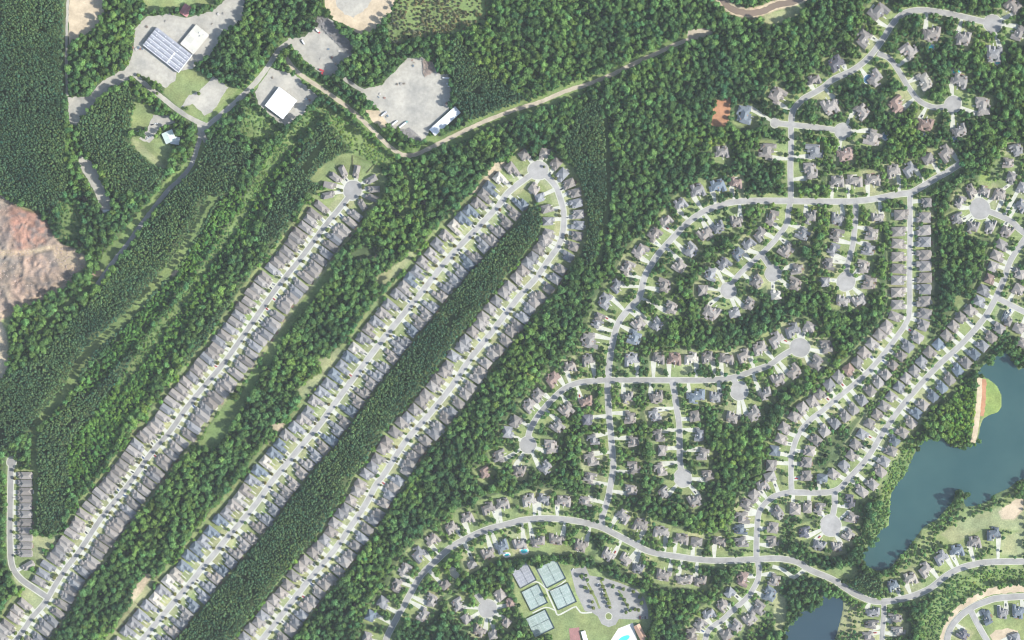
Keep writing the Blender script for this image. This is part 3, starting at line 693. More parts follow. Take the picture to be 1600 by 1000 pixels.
gcol = gcol*(1-gm_) + np.array((0.150,0.128,0.120))*gm_
gcol = gcol*(1-flat[...,None]) + np.array((0.36,0.275,0.195))*flat[...,None]
gcol = np.stack([blur(gcol[..., i], 1) for i in range(3)], -1)
mott = (0.78 + 0.44*value_noise((GH,GW), 26, 8))[..., None] * (0.84 + 0.32*value_noise((GH,GW), 6, 9))[..., None]
dry = value_noise((GH,GW), 18, 12)[..., None]
gcol = gcol*mott*(1 + (dry-0.5)*np.array((0.28, 0.12, 0.10)))
ST = 2
ys = np.arange(0, GH, ST); xs = np.arange(0, GW, ST)
gy, gx = np.meshgrid(ys, xs, indexing="ij")
# the sheet runs on far beyond the frame: its outermost ring is pulled out to 3 km
px = gx.astype(float)-OX; py = gy.astype(float)-OY
px[:,0] = -2600; px[:,-1] = 4200; py[0,:] = -2400; py[-1,:] = 3400
V = np.stack([px-800, 500-py, hz[gy,gx]], -1).reshape(-1, 3)
nr, nc = gy.shape
idx = np.arange(nr*nc).reshape(nr, nc)
F = np.stack([idx[1:,:-1], idx[1:,1:], idx[:-1,1:], idx[:-1,:-1]], -1).reshape(-1, 4)
gm = bpy.data.meshes.new("ground")
gm.vertices.add(len(V)); gm.vertices.foreach_set("co", V.ravel())
gm.loops.add(F.size); gm.loops.foreach_set("vertex_index", F.ravel())
gm.polygons.add(len(F)); gm.polygons.foreach_set("loop_start", np.arange(0, F.size, 4)); gm.polygons.foreach_set("loop_total", np.full(len(F), 4))
gm.update()
ca = gm.attributes.new("land", 'FLOAT_COLOR', 'POINT')
ca.data.foreach_set("color", np.concatenate([gcol[gy,gx].reshape(-1,3), np.ones((nr*nc,1))], 1).astype(np.float32).ravel())
m, nt, b = new_mat("ground_cover")
a = nt.nodes.new("ShaderNodeAttribute"); a.attribute_name = "land"
p = pos(nt)
c = mul(nt, a.outputs["Color"], ramp(nt, noise(nt, 0.35, 6.0, p, 0.7).outputs[0], [(0.28, (0.62,0.64,0.60)), (0.72, (1.28,1.25,1.2))]))
nt.links.new(c, b.inputs["Base Color"]); b.inputs["Roughness"].default_value = 0.95
bp = nt.nodes.new("ShaderNodeBump"); bp.inputs["Distance"].default_value = 0.5; bp.inputs["Strength"].default_value = 0.6
nt.links.new(noise(nt, 0.6, 4.0, p).outputs[0], bp.inputs["Height"]); nt.links.new(bp.outputs[0], b.inputs["Normal"])
gm.materials.append(m)
tag(link("ground", gm), kind="structure")

def sheet(name, poly, mat, z, jit=0.0, kind="structure", label=None, parent=None, step=4.0):
    pts = []
    n = len(poly)
    for i in range(n):
        a, b = poly[i], poly[(i+1) % n]
        k = max(1, int(math.hypot(b[0]-a[0], b[1]-a[1])/step)) if jit else 1
        for j in range(k):
            t = j/k
            pts.append((a[0]+(b[0]-a[0])*t+rng.uniform(-jit,jit), a[1]+(b[1]-a[1])*t+rng.uniform(-jit,jit)))
    vs = [W(x, y, z) for x, y in pts]
    tris = tessellate_polygon([vs])
    fs = []
    for t in tris:
        a, b, c = (vs[i] for i in t)
        fs.append(tuple(t) if (b-a).cross(c-a).z > 0 else tuple(t)[::-1])
    o = link(name, mesh_from(name, vs, fs, mat), parent)
    if kind: tag(o, label, None, None, kind)
    return o

def ribbon(name, L, a, b, mat, z, parent=None, label=None, kind="structure", jit=0.0):
    N = normals(L)
    vs, fs = [], []
    for i, (p, n) in enumerate(zip(L, N)):
        for o in (a, b):
            q = p + n*(o + (rng.uniform(-jit, jit) if jit else 0)); vs.append(W(q[0], q[1], z))
    for i in range(len(L)-1): fs.append((2*i, 2*i+1, 2*i+3, 2*i+2))
    va, vb, vc = vs[0], vs[1], vs[3]
    if (vb-va).cross(vc-va).z < 0: fs = [f[::-1] for f in fs]
    o = link(name, mesh_from(name, vs, fs, mat), parent)
    if kind: tag(o, label, None, None, kind)
    return o

def circle_sheet(name, c, r, mat, z, parent=None):
    ph = c[0]*0.37+c[1]*0.11
    return sheet(name, [(c[0]+r*(1+0.035*math.sin(2*t*math.pi/18+ph)+0.02*math.sin(5*t*math.pi/18+ph*3))*math.cos(t*math.pi/18), c[1]+r*(1+0.035*math.sin(2*t*math.pi/18+ph)+0.02*math.sin(5*t*math.pi/18+ph*3))*math.sin(t*math.pi/18)) for t in range(36)], mat, z, 0, None, None, parent)

# water
def grow(poly, r):
    P = np.array(poly, float); c = P.mean(0); N = np.zeros_like(P)
    area = np.sum(P[:,0]*np.roll(P[:,1],-1)-np.roll(P[:,0],-1)*P[:,1])
    d = np.roll(P,-1,0)-np.roll(P,1,0); d /= np.linalg.norm(d,axis=1)[:,None]
    n = np.stack([d[:,1], -d[:,0]],1)*(1 if area > 0 else -1)
    return [tuple(x) for x in P+n*r]
tag(sheet("lake", grow(LAKE, 4.0), M["lake"], -0.62), "teal green lake at the right edge")
tag(sheet("pond", grow(POND, 4.0), M["pond"], -0.60), "blue pond at the bottom right")
ribbon("stream", smooth_line(STREAM), -5.0, 4.5, M["stream"], 0.06, label="brown stream between sand banks at the top", jit=0.7)

# ------------------------------------------------------------------ streets
z = 0.10
STREET_O = {}
for si, s in enumerate(STREETS):
    key, words, start, w, circ, pts = s
    if key not in ("s0","s1","s2","s3"): w *= 0.88
    L = LINES[key]
    dark = key in ("s1", "s0")
    road = ribbon("street", L, -w/2, w/2, M["street"], 0.30+si*0.012, label="asphalt carriageway of " + words)
    STREET_O[key] = road
    tone = rng.uniform(0.92, 1.07)*(0.86 if dark else 1.0)
    road.color = (0.278*tone, 0.270*tone, 0.256*tone, 1.0)
    kb = 1.7 if key[0] == "s" and key[1:].isdigit() else 1.3
    for sg in (-1, 1):
        a, b = sorted((sg*w/2*0.96, sg*(w/2+kb)))
        ribbon("kerb", L, a, b, M["kerb"], 0.14+si*0.002+(0.001 if sg > 0 else 0), road, kind=None)
    for i, r in circ.items():
        circle_sheet("turning_circle", L[i], r, M["street"], 0.302+si*0.012+0.004, road).color = road.color
        circle_sheet("kerb", L[i], r+kb, M["kerb"], 0.205+si*0.002, road)
for i, t in enumerate(TRACKS):
    ribbon(t[0], smooth_line(t[4]), -t[3]/2, t[3]/2, M[t[2]], 0.085+i*0.003, label=t[1], jit=0.5 if t[3] > 3 else 0.1)
for i, p in enumerate(PADS):
    sheet(p[0], p[3], M[p[2]], 0.03+i*0.0025, 1.0 if p[2] in ("tan","gravel","red_dirt","dirt_track") else 0.0, label=p[1])
circle_sheet("traffic_island", (951,963), 6.2, M["kerb"], 0.16); circle_sheet("traffic_island", (951,963), 4.8, M["verge"], 0.17)
for o in list(col.objects):
    if o.name.startswith("traffic_island"): tag(o, None, None, None, "structure")

# ------------------------------------------------------------------ houses
def block(mr, mw, x0, x1, y0, y1, h, pitch=0.62, hip=(1, 1), axis=None, ov=0.45):
    mw.box(x0, x1, y0, y1, 0.0, h)
    x0 -= ov; x1 += ov; y0 -= ov; y1 += ov
    if axis is None: axis = "x" if (x1-x0) >= (y1-y0) else "y"
    lx, ly = x1-x0, y1-y0
    half = (ly if axis == "x" else lx)/2
    ln = lx if axis == "x" else ly
    ins = [min(half, ln/2-0.05) if e else 0.02 for e in hip]
    zr = h + (pitch+0.12 if pitch > 0.45 else pitch)*half
    e = [(x0,y0),(x1,y0),(x1,y1),(x0,y1)]
    vs = [(x,y,h-0.28) for x,y in e] + [(x,y,h) for x,y in e]
    if axis == "x":
        ym = (y0+y1)/2; vs += [(x0+ins[0],ym,zr),(x1-ins[1],ym,zr)]
        top = [(4,5,9,8),(6,7,8,9),(5,6,9),(7,4,8)]
    else:
        xm = (x0+x1)/2; vs += [(xm,y0+ins[0],zr),(xm,y1-ins[1],zr)]
        top = [(4,5,8),(5,6,9,8),(6,7,9),(7,4,8,9)]
    mr.add(vs, top + [(3,2,1,0)] + [(i,(i+1)%4,4+(i+1)%4,4+i) for i in range(4)])

def variant(typ, v):
    """returns unit-sized parts (name, mesh, parent part index) for a house of nominal size"""
    r = random.Random(ord(typ)*100+v)
    mr, mw, gr, gw = MB(), MB(), MB(), MB()
    pr, pw = MB(), MB()
    ch = MB(); dm = MB()
    mir = 1 if v % 2 else -1
    def X(a, b): return (a, b) if mir > 0 else (-b, -a)
    if typ == "A":      # narrow two-storey house, garage to the street (-y)
        block(mr, mw, *X(-5.0, 5.0), -6.0+r.uniform(-1,1), 12.0, 5.9, 0.72, (1, r.choice((0,1))), "y")
        block(gr, gw, *X(-5.15, 1.2), -12.0, -5.0, 3.3+r.uniform(0,0.8), 0.7, (r.choice((0,1)), 0), "y", 0.35)
        block(mr, mw, *X(0.6, 4.9), -7.9, -3.0, 4.9, 0.8, (0, 0), "y", 0.35)
        if v > 1: block(pr, pw, *X(-3.4, 4.2), 11.5, 13.4, 3.1, 0.35, (1, 1), "x", 0.3)
        nom = (10.0, 24.0)
    elif typ == "B":    # deep house: rear block across, front wing with garage
        block(mr, mw, *X(-6.6, 6.6), 1.5, 12.0, 6.1, 0.66, (1, 1), "x")
        block(mr, mw, *X(-6.7, 0.6+r.uniform(-0.6,0.6)), -6.2, 5.0, 5.6, 0.74, (1, 0), "y")
        block(gr, gw, *X(-6.4, 0.2), -13.0, -5.6, 3.3, 0.72, (r.choice((0,1)), 0), "y", 0.35)
        block(mr, mw, *X(1.6, 6.3), -3.6+r.uniform(-1,1), 4.0, 4.6, 0.8, (r.choice((0,1)), 0), "y", 0.35)
        if v % 3 == 0: block(pr, pw, *X(-3.0, 3.0), 11.6, 14.0, 3.1, 0.3, (1, 1), "x", 0.3)
        nom = (13.2, 26.0)
    elif typ == "C":
        block(mr, mw, *X(-6.2, 6.2), -4.5, 9.5, 6.0, 0.64, (1, 1), "y" if v % 3 else "x")
        block(gr, gw, *X(-6.35, 0.3), -10.2, -3.6, 3.6+r.uniform(0,1), 0.7, (r.choice((0,1,1)), 0), "y", 0.35)
        block(mr, mw, *X(1.2, 5.9), -7.0+r.uniform(-0.8,0.8), 0.5, 5.1, 0.82, (r.choice((0,1)), 0), "y", 0.35)
        if v % 2: block(mr, mw, *X(-4.6, 1.0), 6.0, 11.0, 4.6, 0.7, (0, 1), "y", 0.35)
        nom = (12.4, 20.5)
    else:               # large house with several wings
        block(mr, mw, *X(-8.8, 7.0), -4.2, 5.6, 6.4, 0.62, (1, 1), "x")
        block(mr, mw, *X(-9.3, -3.4+r.uniform(-0.6,0.8)), -9.6+r.uniform(-1,1), 2.0, 5.7, 0.78, (r.choice((0,1)), 0), "y")
        block(mr, mw, *X(2.2, 8.0+r.uniform(-1,1)), -1.0, 9.4+r.uniform(-1,1), 5.3, 0.68, (0, 1), "y")
        block(mr, mw, *X(-2.2, 2.4), -7.2+r.uniform(-0.8,0.8), 0.0, 5.0, 0.9, (0, 0), "y", 0.35)
        if v % 3: block(mr, mw, *X(-7.6, -1.6), 3.0, 8.8, 4.6, 0.7, (0, 1), "y", 0.4)
        gy0 = r.uniform(-7.5, -4.0)
        block(gr, gw, *X(5.6, 11.2), gy0, gy0+7.6, 3.7, 0.66, (1, r.choice((0,1))), "y", 0.4)
        if v % 2: block(pr, pw, *X(-1.4, 3.6), 8.9, 11.2, 3.1, 0.3, (1, 1), "x", 0.3)
        ch.box(*X(-6.4, -5.2), 4.4, 5.5, 4.0, 10.6); dm.box(*X(-0.8, 0.8), -3.6, -2.2, 6.4, 8.6)
        nom = (19.6, 19.6)
    pt = MB()
    if v % 2 == 0:
        yb = {"A": 12.4, "B": 12.3, "C": 9.8, "D": 7.4}[typ]
        pt.box(*X(-3.8, 1.2), yb, yb+r.uniform(2.2, 3.6), 0.02, 0.34)
    wk = MB()
    yf = {"A": -7.8, "B": -4.6, "C": -7.6, "D": -7.8}[typ]; xw = {"A": 3.0, "B": 4.0, "C": 3.4, "D": 0.2}[typ]
    wk.box(*X(xw-0.7, xw+0.7), yf-{"A": 3.6, "B": 8.2, "C": 2.8, "D": 4.2}[typ], yf, 0.02, 0.36)
    parts = [("wall", mw.mesh("house_wall", M["wall"]), -1), ("roof", mr.mesh("house_roof", M["roof"]), -1),
             ("garage_wall", gw.mesh("garage_wall", M["wall"]), -1), ("garage_roof", gr.mesh("garage_roof", M["roof"]), -1)]
    parts.append(("front_walk", wk.mesh("front_walk", M["concrete"]), -1))
    if pt.v: parts.append(("patio", pt.mesh("patio", M["deck_wood" if v % 4 == 0 else "concrete"]), -1))
    if pr.v: parts += [("porch_wall", pw.mesh("porch_wall", M["wall"]), -1), ("porch_roof", pr.mesh("porch_roof", M["roof"]), -1)]
    if ch.v: parts.append(("chimney", ch.mesh("chimney", M["brick"]), 1)); parts.append(("dormer", dm.mesh("dormer", M["wall"]), 1))
    return nom, parts
VAR = {t: [variant(t, v) for v in range(n)] for t, n in (("A", 6), ("B", 6), ("C", 8), ("D", 10))}
WALLC = [(0.42,0.39,0.34),(0.36,0.32,0.27),(0.30,0.20,0.16),(0.50,0.48,0.44),(0.33,0.34,0.35)]
NAME = {"A": "row_house", "B": "suburban_house", "C": "suburban_house", "D": "detached_house"}
KINDW = {"A": "narrow house", "B": "deep house", "C": "compact house", "D": "large house"}
CAT = {"A": "row house", "B": "house", "C": "house", "D": "villa"}
# keep neighbours apart
for h in H:
    if h["street"] in ("s0","s1","s2","s3"): continue
    for g in H:
        if g is h: continue
        dx, dy = g["x"]-h["x"], g["y"]-h["y"]; q = math.hypot(dx, dy)
        if q < 30:
            c = abs((dx*h["fx"]+dy*h["fy"])/max(q, 1e-6))
            if c < 0.6: h["w"] = min(h["w"], max(9.0, (q-1.2)*1.0 if g["w"] > h["w"]*0.8 else q*1.05))
            elif q < 16: h["d"] = min(h["d"], max(9.0, q*0.98))
order = {}
for h in H:
    k, a, p, d = nearest(h["x"], h["y"], (h["street"],))
    h["arc"] = a; h["sw"] = side_word(h["x"]-p[0], h["y"]-p[1])
    order.setdefault((h["street"], h["sw"]), []).append(h)
for (k, sw), L in order.items():
    L.sort(key=lambda h: h["arc"])
    for i, h in enumerate(L): h["n"] = i+1; h["of"] = len(L)
DRIVES = []
STARTS = {}
for h in H:
    hr = random.Random(int(h["x"]*31+h["y"]*17))
    vs_ = VAR[h["typ"]]; vi = hr.randrange(len(vs_))
    nom, parts = vs_[vi]
    fx, fy = h["fx"], -h["fy"]           # to world
    th = math.atan2(fx, -fy)
    root = link(NAME[h["typ"]], None, None, W(h["x"], h["y"], 0.0), th, (h["w"]/nom[0], h["d"]/nom[1], hr.uniform(0.94, 1.06)))
    root.empty_display_size = 2.0
    st = S[h["street"]]
    words, start = st[1], st[2]
    lab = "%s %s, %s from %s, %s of %s" % (ROOFW[h["roof"]], KINDW[h["typ"]], ordinal(h["n"]), start, h["sw"], words)
    tag(root, lab, CAT[h["typ"]], "houses along " + words)
    kk_ = hr.uniform(0.76, 1.18); rc = [v*kk_ for v in ROOFC[h["roof"]]]
    k = hr.uniform(0.97, 1.03); rc = [rc[0]*k, rc[1], rc[2]/k]
    wc = hr.choice(WALLC)
    made = []
    for nm, me, par in parts:
        o = link(nm, me, root if par < 0 else made[par], color=rc if "roof" in nm else wc)
        made.append(o)
    # driveway: from the garage to the kerb, a part of the street
    gx = {"A": -1.9, "B": -3.1, "C": -3.0, "D": 8.4}[h["typ"]] * (1 if vi % 2 else -1) * h["w"]/nom[0]
    rx, ry = -h["fy"], h["fx"]          # right-hand vector on the map seen from the house towards the street is mirrored: local +x
    lx, ly = math.cos(th), -math.sin(th)
    s0 = h["d"]*({"A": 0.49, "B": 0.49, "C": 0.49, "D": 0.22}[h["typ"]])
    bx, by = h["x"]+lx*gx+h["fx"]*s0, h["y"]+ly*gx+h["fy"]*s0
    kk, aa, pp, dd = nearest(bx, by, (h["street"],))
    for i, rr in S[h["street"]][4].items():
        c = LINES[h["street"]][i]
        if math.hypot(c[0]-bx, c[1]-by)-rr < dd-S[h["street"]][3]/2: pp = c
    q = max(1e-6, math.hypot(pp[0]-bx, pp[1]-by))
    hw = {"A": 2.9, "B": 3.1, "C": 2.9, "D": 2.7}[h["typ"]]
    ux, uy = (pp[0]-bx)/q, (pp[1]-by)/q
    rad = S[h["street"]][3]/2
    end = max(2.0, q-rad*0.8)
    for i, rr in S[h["street"]][4].items():
        c = LINES[h["street"]][i]
        if tuple(pp) == tuple(c): end = max(2.0, q-rr*0.9)
    if end < 60:
        nx, ny = -uy, ux
        a0 = -0.6
        if h["typ"] == "D":
            P = [(bx+lx*hw*1.7-h["fx"]*3, by+ly*hw*1.7-h["fy"]*3), (bx-lx*hw*1.7-h["fx"]*3, by-ly*hw*1.7-h["fy"]*3), (bx-lx*hw*1.5+h["fx"]*4, by-ly*hw*1.5+h["fy"]*4)]
            e1 = (bx+ux*end-nx*hw*0.8, by+uy*end-ny*hw*0.8); e2 = (bx+ux*end+nx*hw*0.8, by+uy*end+ny*hw*0.8)
            if (e1[0]-P[2][0])**2+(e1[1]-P[2][1])**2 > (e2[0]-P[2][0])**2+(e2[1]-P[2][1])**2: e1, e2 = e2, e1
            P += [e1, e2, (bx+lx*hw*1.5+h["fx"]*4, by+ly*hw*1.5+h["fy"]*4)]
        else:
            P = [(bx-lx*hw-h["fx"]*0.5, by-ly*hw-h["fy"]*0.5), (bx+lx*hw-h["fx"]*0.5, by+ly*hw-h["fy"]*0.5)]
            e1 = (bx+ux*end-lx*hw*1.15, by+uy*end-ly*hw*1.15); e2 = (bx+ux*end+lx*hw*1.15, by+uy*end+ly*hw*1.15)
            P += [e2, e1]
        sheet("driveway", P, M["concrete"], 0.225+hr.uniform(0, 0.06), 0, None, None, STREET_O[h["street"]])
        fill(blocked, P, True)
        h["drive"] = (bx, by, ux, uy, end)

# ------------------------------------------------------------------ trees
def ico(sub=1):
    bm = bmesh.new(); bmesh.ops.create_icosphere(bm, subdivisions=sub, radius=1.0)
    v = [tuple(x.co) for x in bm.verts]; f = [tuple(x.index for x in p.verts) for p in bm.faces]
    bm.free(); return v, f
ICO = ico(2); ICO1 = ico(1)

def crown_geo(seed, lobes, leaves, leaf, zc, zr, spread, conical=False):
    r = random.Random(seed)
    mb = MB()
    C = []
    for i in range(lobes):
        if conical:
            t = (i+0.5)/lobes; rad = (1.05-0.62*t)*r.uniform(0.8, 1.05); a = r.uniform(0, 6.28)
            c = (math.cos(a)*rad*0.25, math.sin(a)*rad*0.25, zc-zr+2*zr*t); s = (rad*0.78, rad*0.78, zr*0.55)
        else:
            a = 6.283*i/lobes+r.uniform(-0.5, 0.5); q = spread*math.sqrt(r.uniform(0.15, 1.0)) if i else 0.0
            rad = r.uniform(0.44, 0.66) if i else 0.72
            c = (math.cos(a)*q, math.sin(a)*q, zc+zr*r.uniform(-0.45, 0.5)*(1 if i else 0)+(0.25*zr if not i else 0)); s = (rad, rad, rad*zr*r.uniform(0.75, 1.0))
        C.append((c, s))
        v, f = ICO1
        j = [r.uniform(0.62, 0.86) for _ in v]
        mb.add([(c[0]+p[0]*s[0]*k, c[1]+p[1]*s[1]*k, c[2]+p[2]*s[2]*k) for p, k in zip(v, j)], f)
    for i in range(leaves):
        c, s = C[r.randrange(lobes)]
        n = Vector((r.gauss(0,1), r.gauss(0,1), r.gauss(0.35,1))).normalized()
        p = Vector((c[0]+n.x*s[0]*r.uniform(0.8,1.12), c[1]+n.y*s[1]*r.uniform(0.8,1.12), c[2]+n.z*s[2]*r.uniform(0.8,1.12)))
        m = (n + Vector((r.gauss(0,.45), r.gauss(0,.45), r.gauss(0.1,.45)))).normalized()
        t = m.orthogonal().normalized(); b = m.cross(t)
        a = r.uniform(0, 6.28); t, b = t*math.cos(a)+b*math.sin(a), b*math.cos(a)-t*math.sin(a)
        l = leaf*r.uniform(0.7, 1.3)
        mb.add([p-t*l*.5, p+b*l*.38+m*l*.08, p+t*l*.5, p-b*l*.38+m*l*.08], [(0,1,2,3)])
    return mb

def trunk_geo(seed, top, r0):
    r = random.Random(seed); mb = MB()
    mb.cyl(0, 0, r0, r0*0.45, 0, top, 6)
    for i in range(3):
        a = 2.1*i+r.uniform(-.4,.4); z0 = top*r.uniform(.55,.75); k = 0.42
        d = Vector((math.cos(a)*k, math.sin(a)*k, top*0.45)); n = d.orthogonal().normalized()*r0*0.4; q = d.cross(n).normalized()*r0*0.4
        b = Vector((0,0,z0))
        mb.add([b+n, b+q, b-n, b-q, b+d], [(0,1,4),(1,2,4),(2,3,4),(3,0,4)])
    return mb

def forest_mesh(name, cg, tg):
    n = len(cg.v); nf = len(cg.f)
    me = mesh_from(name, cg.v + tg.v, cg.f + [tuple(i+n for i in f) for f in tg.f], [M["leaf_inst"], M["trunk"]], idx=[0]*nf + [1]*len(tg.f))
    return me

def species(prefix, n, **kw):
    c = bpy.data.collections.new(prefix)
    out = []
    top, r0 = kw.pop("trunk")
    for i in range(n):
        cg = crown_geo(i*13+len(prefix), **kw); tg = trunk_geo(i, top, r0)
        o = bpy.data.objects.new("%s_%d" % (prefix, i), forest_mesh(prefix, cg, tg)); c.objects.link(o)
        out.append((cg, tg))
    return c, out
# unit crown radius = 1; height comes with the z of the geometry
SP = {}
SP["mixed"], g_mixed = species("broadleaf_tree", 6, lobes=7, leaves=230, leaf=0.40, zc=2.5, zr=1.15, spread=0.62, trunk=(2.2, 0.085))
SP["pine"], g_pine = species("pine_tree", 4, lobes=5, leaves=170, leaf=0.46, zc=4.2, zr=0.85, spread=0.3, conical=True, trunk=(4.2, 0.08))
SP["bush"], g_bush = species("bush", 4, lobes=5, leaves=110, leaf=0.5, zc=0.75, zr=0.7, spread=0.6, trunk=(0.6, 0.06))
SP["low"], g_low = species("low_tree", 6, lobes=7, leaves=230, leaf=0.40, zc=1.65, zr=1.05, spread=0.6, trunk=(1.4, 0.085))

def gn_forest(name, label, coll, P, scl, rot, tint, var):
    me = bpy.data.meshes.new(name)
    n = len(P)
    me.vertices.add(n); me.vertices.foreach_set("co", np.asarray(P, np.float32).ravel())
    def att(nm, ty, data, fld):
        a = me.attributes.new(nm, ty, 'POINT'); a.data.foreach_set(fld, np.asarray(data).ravel())
    att("scl", 'FLOAT_VECTOR', np.asarray(scl, np.float32), "vector")
    att("rot", 'FLOAT_VECTOR', np.stack([np.zeros(n), np.zeros(n), rot], 1).astype(np.float32), "vector")
    att("tint", 'FLOAT_COLOR', np.concatenate([tint, np.ones((n,1))], 1).astype(np.float32), "color")
    att("var", 'INT', np.asarray(var, np.int32), "value")
    ng = bpy.data.node_groups.new(name, 'GeometryNodeTree')
    ng.interface.new_socket("Geometry", in_out='INPUT', socket_type='NodeSocketGeometry')
    ng.interface.new_socket("Geometry", in_out='OUTPUT', socket_type='NodeSocketGeometry')
    nd = ng.nodes
    gi, go = nd.new("NodeGroupInput"), nd.new("NodeGroupOutput")
    ci = nd.new("GeometryNodeCollectionInfo"); ci.inputs["Collection"].default_value = coll
    ci.inputs["Separate Children"].default_value = True; ci.inputs["Reset Children"].default_value = True
    ip = nd.new("GeometryNodeInstanceOnPoints"); ip.inputs["Pick Instance"].default_value = True
    def na(nm, ty):
        a = nd.new("GeometryNodeInputNamedAttribute"); a.data_type = ty; a.inputs["Name"].default_value = nm; return a.outputs[0]
    lk = ng.links.new
    lk(gi.outputs[0], ip.inputs["Points"]); lk(ci.outputs[0], ip.inputs["Instance"])
    lk(na("var", 'INT'), ip.inputs["Instance Index"]); lk(na("scl", 'FLOAT_VECTOR'), ip.inputs["Scale"])
    e2r = nd.new("FunctionNodeEulerToRotation"); lk(na("rot", 'FLOAT_VECTOR'), e2r.inputs[0]); lk(e2r.outputs[0], ip.inputs["Rotation"])
    lk(ip.outputs[0], go.inputs[0])
    o = link(name, me)
    md = o.modifiers.new("scatter", 'NODES'); md.node_group = ng
    return tag(o, label, None, None, "stuff")

free = (~blocked)
big_n = value_noise((GH, GW), 60, 21); mid_n = value_noise((GH, GW), 22, 22); gap_n = value_noise((GH, GW), 14, 23)
def scatter(kinds, step, keep):
    ys = np.arange(-OY+2, GH-OY-2, step*0.87); pts = []
    for i, y in enumerate(ys):
        xs = np.arange(-OX+2+(step/2 if i % 2 else 0), GW-OX-2, step)
        pts.append(np.stack([xs, np.full_like(xs, y)], 1))
    P = np.concatenate(pts); P += nrs.uniform(-step*0.36, step*0.36, P.shape)
    P[:,0] = np.clip(P[:,0], -OX+1, GW-OX-2); P[:,1] = np.clip(P[:,1], -OY+1, GH-OY-2)
    j, i = (P[:,0]+OX).astype(int), (P[:,1]+OY).astype(int)
    ok = np.isin(stand[i,j], [KIND[k] for k in kinds]) & free[i,j] & (nrs.rand(len(P)) < keep(i, j))
    return P[ok], i[ok], j[ok]

def tints(base, n, i, j, amp=0.22):
    b = np.array(base)[None,:]*(1 + nrs.normal(0, amp, (n,1)))
    b = b*(0.74+0.52*big_n[i,j])[:,None]*(0.84+0.32*mid_n[i,j])[:,None]
    b = b*(1+(big_n[i,j]-0.5)[:,None]*np.array([[0.35, 0.1, -0.35]]))
    w = nrs.normal(0, 0.10, (n,1))
    b = b*(1+w*np.array([[1.2, 0.3, -0.6]]))
    return np.clip(b, 0.012, 0.4)

def world_pts(P): return np.stack([P[:,0]-800, 500-P[:,1], np.full(len(P), -0.05)], 1)

GREEN = {"mixed": (0.106, 0.205, 0.070), "pine": (0.106, 0.192, 0.092), "bright": (0.132, 0.262, 0.066), "scrub": (0.165, 0.285, 0.082), "yard": (0.112, 0.208, 0.070), "brush": (0.150, 0.155, 0.100)}
# mixed woodland
P, i, j = scatter(("mixed",), 6.0, lambda i, j: np.where(near_house[i,j], np.where(i-OY > 265, 0.38+0.47*(mid_n[i,j] > 0.50), 0.68), np.where(gap_n[i,j] > 0.82, 0.55, 0.99)))
rad = np.clip(nrs.normal(3.55, 1.0, len(P)), 1.8, 6.2)
hgt = nrs.uniform(1.22, 1.52, len(P))
nh = near_house[i,j]
rad = np.where(nh, np.minimum(rad, 3.8), rad)
far = ~nh
gn_forest("mixed_forest", "broadleaved woodland covering the ground between the streets", SP["mixed"], world_pts(P[far]), np.stack([rad, rad, rad*hgt], 1)[far], nrs.uniform(0, 6.28, far.sum()), tints(GREEN["mixed"], far.sum(), i[far], j[far], 0.30), nrs.randint(0, 6, far.sum()))
Y, yi, yj, yr = P[nh], i[nh], j[nh], rad[nh]
# sparse garden trees
P2, i2, j2 = scatter(("sparse",), 5.4, lambda i, j: 0.28+0.5*(mid_n[i,j] > 0.50))
r2 = np.clip(nrs.normal(2.6, 0.6, len(P2)), 1.6, 4.4)
Y = np.concatenate([Y, P2]); yr = np.concatenate([yr, r2]); yi = np.concatenate([yi, i2]); yj = np.concatenate([yj, j2])
inside = (Y[:,0] > 4) & (Y[:,0] < 1596) & (Y[:,1] > 4) & (Y[:,1] < 996)
score = yr + np.where(inside, 0, -10) + nrs.uniform(0, 1.0, len(Y))
pick = np.zeros(len(Y), bool); pick[np.argsort(-score)[:270]] = True
rest = ~pick
gn_forest("garden_woods", "loose belts of garden trees between the houses", SP["low"], world_pts(Y[rest]), np.stack([yr[rest]]*2+[yr[rest]*1.25], 1), nrs.uniform(0, 6.28, rest.sum()), tints(GREEN["yard"], rest.sum(), yi[rest], yj[rest], 0.25), nrs.randint(0, 6, rest.sum()))
P, i, j = scatter(("pine",), 3.5, lambda i, j: np.where(gap_n[i,j] > 0.84, 0.5, 0.98))
rad = np.clip(nrs.normal(2.4, 0.4, len(P)), 1.5, 3.6)
gn_forest("pine_forest", "dense dark green pine plantations in long stands", SP["pine"], world_pts(P), np.stack([rad, rad, (2.45+0.32*rad)*nrs.uniform(1.0,1.14,len(P))], 1), nrs.uniform(0, 6.28, len(P)), tints(GREEN["pine"], len(P), i, j, 0.20), nrs.randint(0, 4, len(P)))
P, i, j = scatter(("bright",), 5.0, lambda i, j: np.where(gap_n[i,j] > 0.8, 0.5, 0.95))
rad = np.clip(nrs.normal(2.9, 0.6, len(P)), 1.6, 4.4)
gn_forest("young_forest", "lighter green young woodland in bands", SP["low"], world_pts(P), np.stack([rad, rad, rad*1.1], 1), nrs.uniform(0, 6.28, len(P)), tints(GREEN["bright"], len(P), i, j, 0.22), nrs.randint(0, 6, len(P)))
P, i, j = scatter(("scrub",), 3.3, lambda i, j: np.clip(0.25+0.9*mid_n[i,j], 0, 0.9))
rad = np.clip(nrs.normal(1.55, 0.5, len(P)), 0.6, 3.0)
gn_forest("shrubbery", "low green scrub on the slopes and cleared ground", SP["bush"], world_pts(P), np.stack([rad, rad, rad*0.9], 1), nrs.uniform(0, 6.28, len(P)), tints(GREEN["scrub"], len(P), i, j, 0.25), nrs.randint(0, 4, len(P)))

